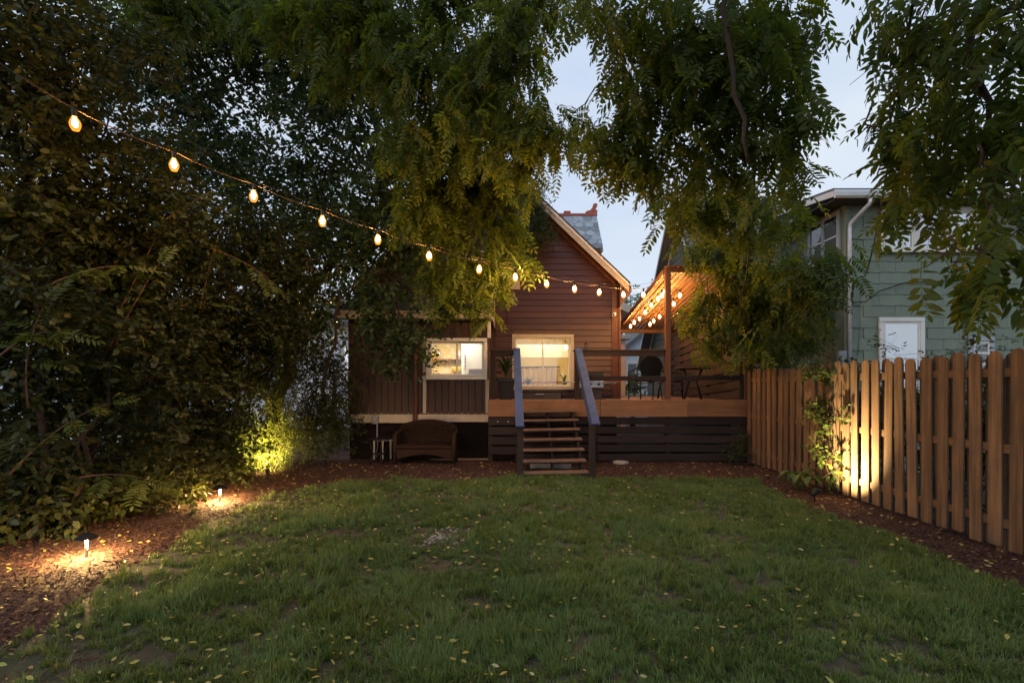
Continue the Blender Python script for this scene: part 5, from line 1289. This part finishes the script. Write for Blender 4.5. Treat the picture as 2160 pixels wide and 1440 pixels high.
HOLES = [(1212,130,66,95), (1262,205,44,36), (1240,462,150,92), (1345,560,60,120), (1330,440,24,70), (1778,130,62,160), (1772,270,78,115), (1795,375,92,66), (1420,330,22,26)]
def walnut(name, label, base, limb_pts, ells, lai, extra=None, largest=300):
    t = thing(name, base, label, 'tree')
    for pts, ra, rb, nm in limb_pts:
        part(MB().tube(pts, [ra+(rb-ra)*k/(len(pts)-1) for k in range(len(pts))], 8), nm, M['bark'], t, True)
    P, D, S = [], [], []
    br = MB()
    for e in ells:
        px, py, rx, ry, Y, dr = e[:6]; f = e[6] if len(e) > 6 else 1.0
        big_ = 0.88 if Y < 7.2 else 1.15
        n = max(3, int(lai*f*(0.74 if Y < 6.3 else 1.0)*math.pi*rx*ry/(0.0185*big_**2*(F/Y)**2)))
        p, out, c, rad = ellipsoid_pts(n, e, 0.20)
        qx = 1080+p[:, 0]*F/p[:, 1]; qy = 815-(p[:, 2]-EYE)*F/p[:, 1]; keep = p[:, 1] > 1.2
        for hx, hy, hrx, hry in HOLES: keep &= ((qx-hx)/hrx)**2+((qy-hy)/hry)**2 > 1
        p, out = p[keep], out[keep]; n = len(p)
        az = rng.uniform(0, 6.283, n); pit = -np.clip(rng.normal(0.75, 0.35, n), 0.0, 1.35)
        d = np.stack([np.cos(az)*np.cos(pit), np.sin(az)*np.cos(pit), np.sin(pit)], -1)
        P.append(p); D.append(d); S.append((0.30+0.14*rng.random(n))*big_)
        # hanging twigs through the clump
        top = Vector(c)+Vector((random.gauss(0, .1), random.gauss(0, .1), rad[2]*1.1)); bot = Vector(c)+Vector((random.gauss(0, rad[0]*.3), 0, -rad[2]*0.75))
        br.tube(wander(top, bot, 6, 0.025), [0.009*(1-0.7*k/6) for k in range(7)], 5)
        for j in range(3):
            q = Vector(c)+Vector((random.gauss(0, rad[0]*.5), random.gauss(0, rad[1]*.5), random.gauss(0, rad[2]*.4)))
            br.tube(wander(top.lerp(bot, random.random()*0.6), q, 4, 0.02), [0.005*(1-0.6*k/4) for k in range(5)], 4)
    part(br, 'branches', M['twig'], t, True)['kind'] = 'stuff'
    P = np.concatenate(P); D = np.concatenate(D); S = np.concatenate(S)
    if extra is not None:
        P = np.concatenate([P, extra[0]]); D = np.concatenate([D, extra[1]]); S = np.concatenate([S, extra[2]])
    Mx = rot_from(D, unit(np.array([0, 0, 1.0])+rng.normal(size=D.shape)*0.35))
    size = S/np.maximum(P[:, 1], 0.5)
    qx = 1080+P[:, 0]*F/np.maximum(P[:, 1], .1); qy = 815-(P[:, 2]-EYE)*F/np.maximum(P[:, 1], .1)
    size[(P[:, 1] < 1) | (qx < 0) | (qx > 2160) | (qy < 0)] = 0
    order = np.argsort(-size); big = order[:largest]; rest = order[largest:]
    loc = np.array(WLOC[t.name])
    for q, i in enumerate(big):
        o = bpy.data.objects.new('leaf', CLM[q % 4]); COL.objects.link(o); o.parent = t
        o.matrix_local = Matrix.Translation(P[i]-loc) @ Matrix((Mx[i]*S[i]).tolist()).to_4x4()
    VV, TT = [], []; off = 0
    for k in range(4):
        ii = rest[k::4]; V, T = scatter(CL[k][0], CL[k][1], Mx[ii]*S[ii][:, None, None], P[ii]); VV.append(V); TT.append(T+off); off += len(V)
    np_part('crown', np.concatenate(VV), np.concatenate(TT), M['walnut'], t)
    return t
# unseen foliage above the frame, added to shade the yard
ne = 520
ex = rng.uniform(-7, 7.5, ne); ey = rng.uniform(-2.5, 7.5, ne); ez = np.maximum(4.4, EYE+0.80*ey+0.7) + rng.random(ne)*2.2
eaz = rng.uniform(0, 6.283, ne); ep = -rng.uniform(0.1, 0.9, ne)
extra = (np.stack([ex, ey, ez], -1), np.stack([np.cos(eaz)*np.cos(ep), np.sin(eaz)*np.cos(ep), np.sin(ep)], -1), 0.55+0.35*rng.random(ne))
MID = [(760,60,150,90,8.0,0.6), (930,60,130,90,7.5,0.6), (900,190,120,120,7.6,0.6), (1020,200,120,130,7.0,0.6), (1080,90,100,90,6.6,0.5), (1110,260,70,80,6.6,0.5), (960,330,110,90,8.4,0.5),
       (960,440,100,90,8.7,0.45), (1050,400,60,80,8.6,0.4), (1000,560,80,90,8.9,0.4), (970,580,46,50,8.9,0.3,0.5), (1010,610,42,50,8.9,0.3,0.7), (1060,500,50,70,8.8,0.35,0.8),
       (1290,50,90,70,5.6,0.5), (1330,150,80,90,5.6,0.5), (1290,260,80,80,5.7,0.45), (1240,300,60,40,5.7,0.4,0.7), (1370,290,80,90,5.7,0.45), (1330,335,75,45,5.8,0.4,0.85), (1370,430,36,50,5.9,0.25,0.8), (1365,475,18,22,5.9,0.12,0.7),
       (1430,60,90,90,5.2,0.5), (1440,200,90,110,5.3,0.5), (1560,70,110,90,4.9,0.5), (1570,210,110,110,5.0,0.5), (1680,80,60,80,4.9,0.4), (1660,190,60,90,5.0,0.4), (1640,310,65,80,5.1,0.4), (1520,340,100,80,5.4,0.45),
       (1690,390,45,40,5.6,0.3,0.7), (1470,430,70,50,7.6,0.4), (1560,450,110,70,7.8,0.45), (1520,530,70,55,10.5,0.3,0.8), (1600,550,90,75,10.3,0.4,0.85), (1490,635,52,55,10.75,0.2,0.5), (1560,640,85,70,10.65,0.3,0.75), (1650,630,75,75,10.2,0.35,0.85), (1500,715,50,34,10.7,0.2,0.5), (1590,725,50,36,10.6,0.25,0.7), (1680,560,70,60,9.0,0.4), (1720,600,45,60,8.8,0.3,0.7), (1660,710,60,40,9.4,0.3,0.8),
       (1150,5,110,50,7.0,0.5), (1215,240,85,40,6.2,0.4,0.85), (1160,265,60,40,6.4,0.4,0.7), (1500,10,260,50,5.0,0.5), (1480,130,110,80,5.0,0.5), (620,20,160,70,8.6,0.6), (850,10,160,60,8.0,0.6), (420,10,160,60,9.0,0.6)]
RGT = [(1880,60,70,80,4.0,0.4), (1990,70,110,90,3.6,0.45), (2110,80,90,100,3.3,0.4), (1900,190,80,80,4.0,0.4), (2020,210,110,100,3.5,0.4), (2120,260,80,120,3.2,0.4), (1840,280,55,40,4.1,0.3,0.8), (1930,300,70,70,3.9,0.4), (1990,360,100,55,3.8,0.4,0.85), (1885,395,45,45,4.2,0.3,0.7), (2120,400,60,80,3.2,0.3,0.85),
       (1950,455,40,45,3.9,0.25,0.35), (2090,500,70,60,3.0,0.3,0.9), (2140,500,50,80,2.7,0.3), (2020,555,80,45,2.9,0.25,1.0), (2110,570,60,45,2.8,0.25)]
b1 = Vector((3.2, -3.2, -0.05))
walnut('walnut_tree', 'overhanging walnut branches with feathery leaves above the centre of the yard', b1,
       [(wander(b1, (2.9,-2.6,4.6), 8, 0.05), 0.30, 0.22, 'trunk'), (wander((2.9,-2.6,4.6), (1.6,4.6,6.6), 9, 0.10), 0.18, 0.06, 'limb'), (wander((2.9,-2.6,4.4), (-1.2,7.5,8.0), 9, 0.12), 0.16, 0.05, 'limb'),
        (wander((2.0,4.4,6.4), at(1525,20,4.5), 5, 0.05)+wander(at(1540,110,4.5), at(1580,345,4.5), 5, 0.02), 0.030, 0.016, 'limb'),
        (wander(at(1592,250,6.2), at(1585,480,8.6), 5, 0.04)+wander(at(1583,500,8.8), at(1555,690,10.2), 5, 0.04), 0.026, 0.010, 'limb'),
        (wander((-0.6,6.6,7.6), at(905,60,8.2), 4, 0.05)+wander(at(908,80,8.2), at(905,240,8.2), 4, 0.03)+wander(at(905,250,8.2), at(938,480,8.3), 5, 0.03), 0.03, 0.010, 'limb')],
       MID, 3.0, extra)
b2 = Vector((6.4, 1.2, -0.05))
walnut('walnut_tree', 'near walnut branch hanging in from the upper right edge', b2,
       [(wander(b2, (6.0,1.8,4.8), 8, 0.05), 0.18, 0.12, 'trunk'), (wander((6.0,1.8,4.6), at(2040,60,3.6), 6, 0.06), 0.05, 0.025, 'limb'), (wander(at(2060,20,3.4), at(2090,470,3.2), 7, 0.03), 0.022, 0.010, 'limb')],
       RGT, 2.8)

# ---- vine, hosta and small plants by the fence
woody('fence_vine', 'leafy vine climbing the fence beside the bright picket', 'vine', (4.78, 7.6, 0),
      [(wander((4.74,7.62,-0.02), (4.74,7.75,1.85), 8, 0.02), 0.010, 0.005), (wander((4.73,7.45,-0.02), (4.73,7.5,1.5), 8, 0.02), 0.008, 0.004)],
      [(1745,800,35,40,7.75,0.10), (1740,870,30,50,7.75,0.10), (1752,930,30,40,7.6,0.09,0.9), (1765,985,26,40,7.5,0.09,0.8), (1780,880,14,60,7.32,0.06,0.6), (1745,1020,22,22,7.6,0.09,0.7)],
      0.064, 0.050, M['ivy'], per=6, lai=2.8, tw=0.16, clump=0.07, r0=0.005, limbs=2, bark='twig')
woody('corner_weed', 'small dark weed at the right end of the deck skirt', 'plant', (4.6, 10.4, 0),
      [(wander((4.6,10.4,-0.02), (4.6,10.4,0.4), 4, 0.01), 0.008, 0.004)], [(1555,955,26,22,10.4,0.18), (1570,925,14,20,10.5,0.12,0.7)], 0.045, 0.026, M['tree_dk'], per=6, lai=2.0, tw=0.14, clump=0.07, r0=0.004, bark='twig')
woody('fence_sapling', 'thin leafy sapling poking above the fence before the lower window', 'sapling', (6.0, 8.4, 0),
      [(wander((6.05,8.4,-0.05), at(1868,735,8.4), 6, 0.02), 0.010, 0.005)], [(1868,722,16,18,8.4,0.10,0.8), (1880,752,14,14,8.4,0.08,0.7), (1985,760,40,20,8.2,0.2)], 0.05, 0.028, M['tree_dk'], per=6, lai=1.6, tw=0.14, clump=0.06, r0=0.004, bark='twig')
ho = thing('hosta', (4.42, 7.85, 0), 'pale green hosta with broad leaves in the mulch by the fence', 'plant')
def hosta_leaf():
    m = MB(); n = 6; rows = []
    for k in range(n+1):
        u = k/n; w = 0.075*math.sin(math.pi*(0.06+0.92*u))**0.8
        p = Vector((0, 0.10+0.24*u, 0.22+0.10*math.sin(u*2.4)-0.12*u*u)); rows.append((p+Vector((-w,0,0.02+w*0.15)), p+Vector((-w*.5,0,0.012)), p, p+Vector((w*.5,0,0.012)), p+Vector((w,0,0.02+w*0.15))))
    for a, b in zip(rows[:-1], rows[1:]):
        for j in range(4): m.quad(a[j], a[j+1], b[j+1], b[j])
    m.tube([(0,0,0),(0,0.05,0.12),(0,0.10,0.215)], 0.006, 5)
    return m.mesh('leaf', M['hosta'], smooth=True)
hm = hosta_leaf()
for k in range(13):
    s = random.uniform(0.65, 1.05); inst(hm, 'leaf', (4.42+random.gauss(0,.03), 7.85+random.gauss(0,.03), 0), ho, rot=(random.uniform(-.15,.2), 0, 6.283*k/13+random.uniform(-.2,.2)), scale=(s, s, s*random.uniform(.8,1.1)))
# undergrowth hedge mass behind the fence
woody('back_hedge', 'dark hedge showing through the gaps of the picket fence', 'hedge', (5.7, 6.5, 0),
      [(wander((5.7,6.5,-0.05), (5.7,6.5,1.0), 4, 0.02), 0.03, 0.015)], [(2270,930,110,150,5.6,0.20), (2150,920,95,120,6.2,0.20), (2055,905,85,110,6.9,0.20), (1965,900,75,100,7.7,0.20), (1885,885,65,90,8.5,0.20), (1815,880,55,80,9.3,0.20), (2420,980,120,150,4.8,0.20)],
      0.07, 0.042, M['shrub'], per=8, lai=4.5, tw=0.24, clump=0.22, r0=0.012)

# ---- arching shoots with large pinnate leaves on the two big left shrubs
M['shoot'] = surf('shoot_bark', (0.13, 0.062, 0.034), 0.8, scale=20, var=0.3, bump=0.2)
M['pinnate'] = leafmat('pinnate_shrub_leaf', [(0.05,0.075,0.014), (0.085,0.105,0.018), (0.065,0.090,0.016)], trans=0.4, rough=0.5, island=False)
PIN = [np_mesh('leaf', v*np.array([1.35, 1, 1]), t, M['pinnate']) for v, t in CL]
tall = [o for o in bpy.data.objects if o.name.startswith('tall_shrub')]
for si, shoots in ((0, [((20,1000,5.2),(130,880,5.3),(230,850,5.5)), ((60,860,5.2),(40,740,5.2),(95,640,5.4)), ((150,1010,5.6),(240,990,5.7),(310,1010,5.8)), ((180,820,5.9),(250,700,6.0),(330,560,6.2)), ((-10,760,5.1),(60,690,5.2),(130,700,5.3)), ((70,620,5.5),(170,560,5.6),(260,560,5.8))]),
                   (1, [((230,790,7.2),(320,735,7.2),(400,760,7.4)), ((280,690,7.1),(340,640,7.2),(440,640,7.5)), ((250,660,7.0),(300,560,7.0),(330,500,7.1)), ((420,660,7.6),(440,560,7.6),(470,470,7.7)), ((340,470,7.0),(380,440,7.0),(450,400,7.2)), ((400,900,7.6),(360,820,7.5),(370,760,7.6)), ((430,520,7.6),(520,545,7.8),(580,600,8.0))])):
    t = tall[si]; loc = Vector(WLOC[t.name])
    for a, b, c_ in shoots:
        P0, P1, P2 = at(*a), at(*b), at(*c_); pts = []
        for k in range(9):
            u = k/8; pts.append(P0*(1-u)**2 + P1*2*u*(1-u) + P2*u*u)
        part(MB().tube(pts, [0.011*(1-0.75*k/8) for k in range(9)], 6), 'stem', M['shoot'], t, True)
        for k in range(3, 9):
            d = (pts[k]-pts[k-1]).normalized(); sd = d.cross(Vector((0, 0, 1))).normalized()*(1 if k % 2 else -1)
            dv = (d*0.5+sd*0.7+Vector((random.gauss(0,.2), -0.35, random.gauss(-.25,.15)))).normalized() if k < 8 else d
            Mx = rot_from(np.array([dv]), np.array([[random.gauss(0,.25), -0.5, 0.9]]))[0]
            o = bpy.data.objects.new('leaf', PIN[(k+si) % 4]); COL.objects.link(o); o.parent = t; sc_ = random.uniform(0.22, 0.36)
            o.matrix_local = Matrix.Translation(pts[k]-loc) @ Matrix((Mx*sc_).tolist()).to_4x4()
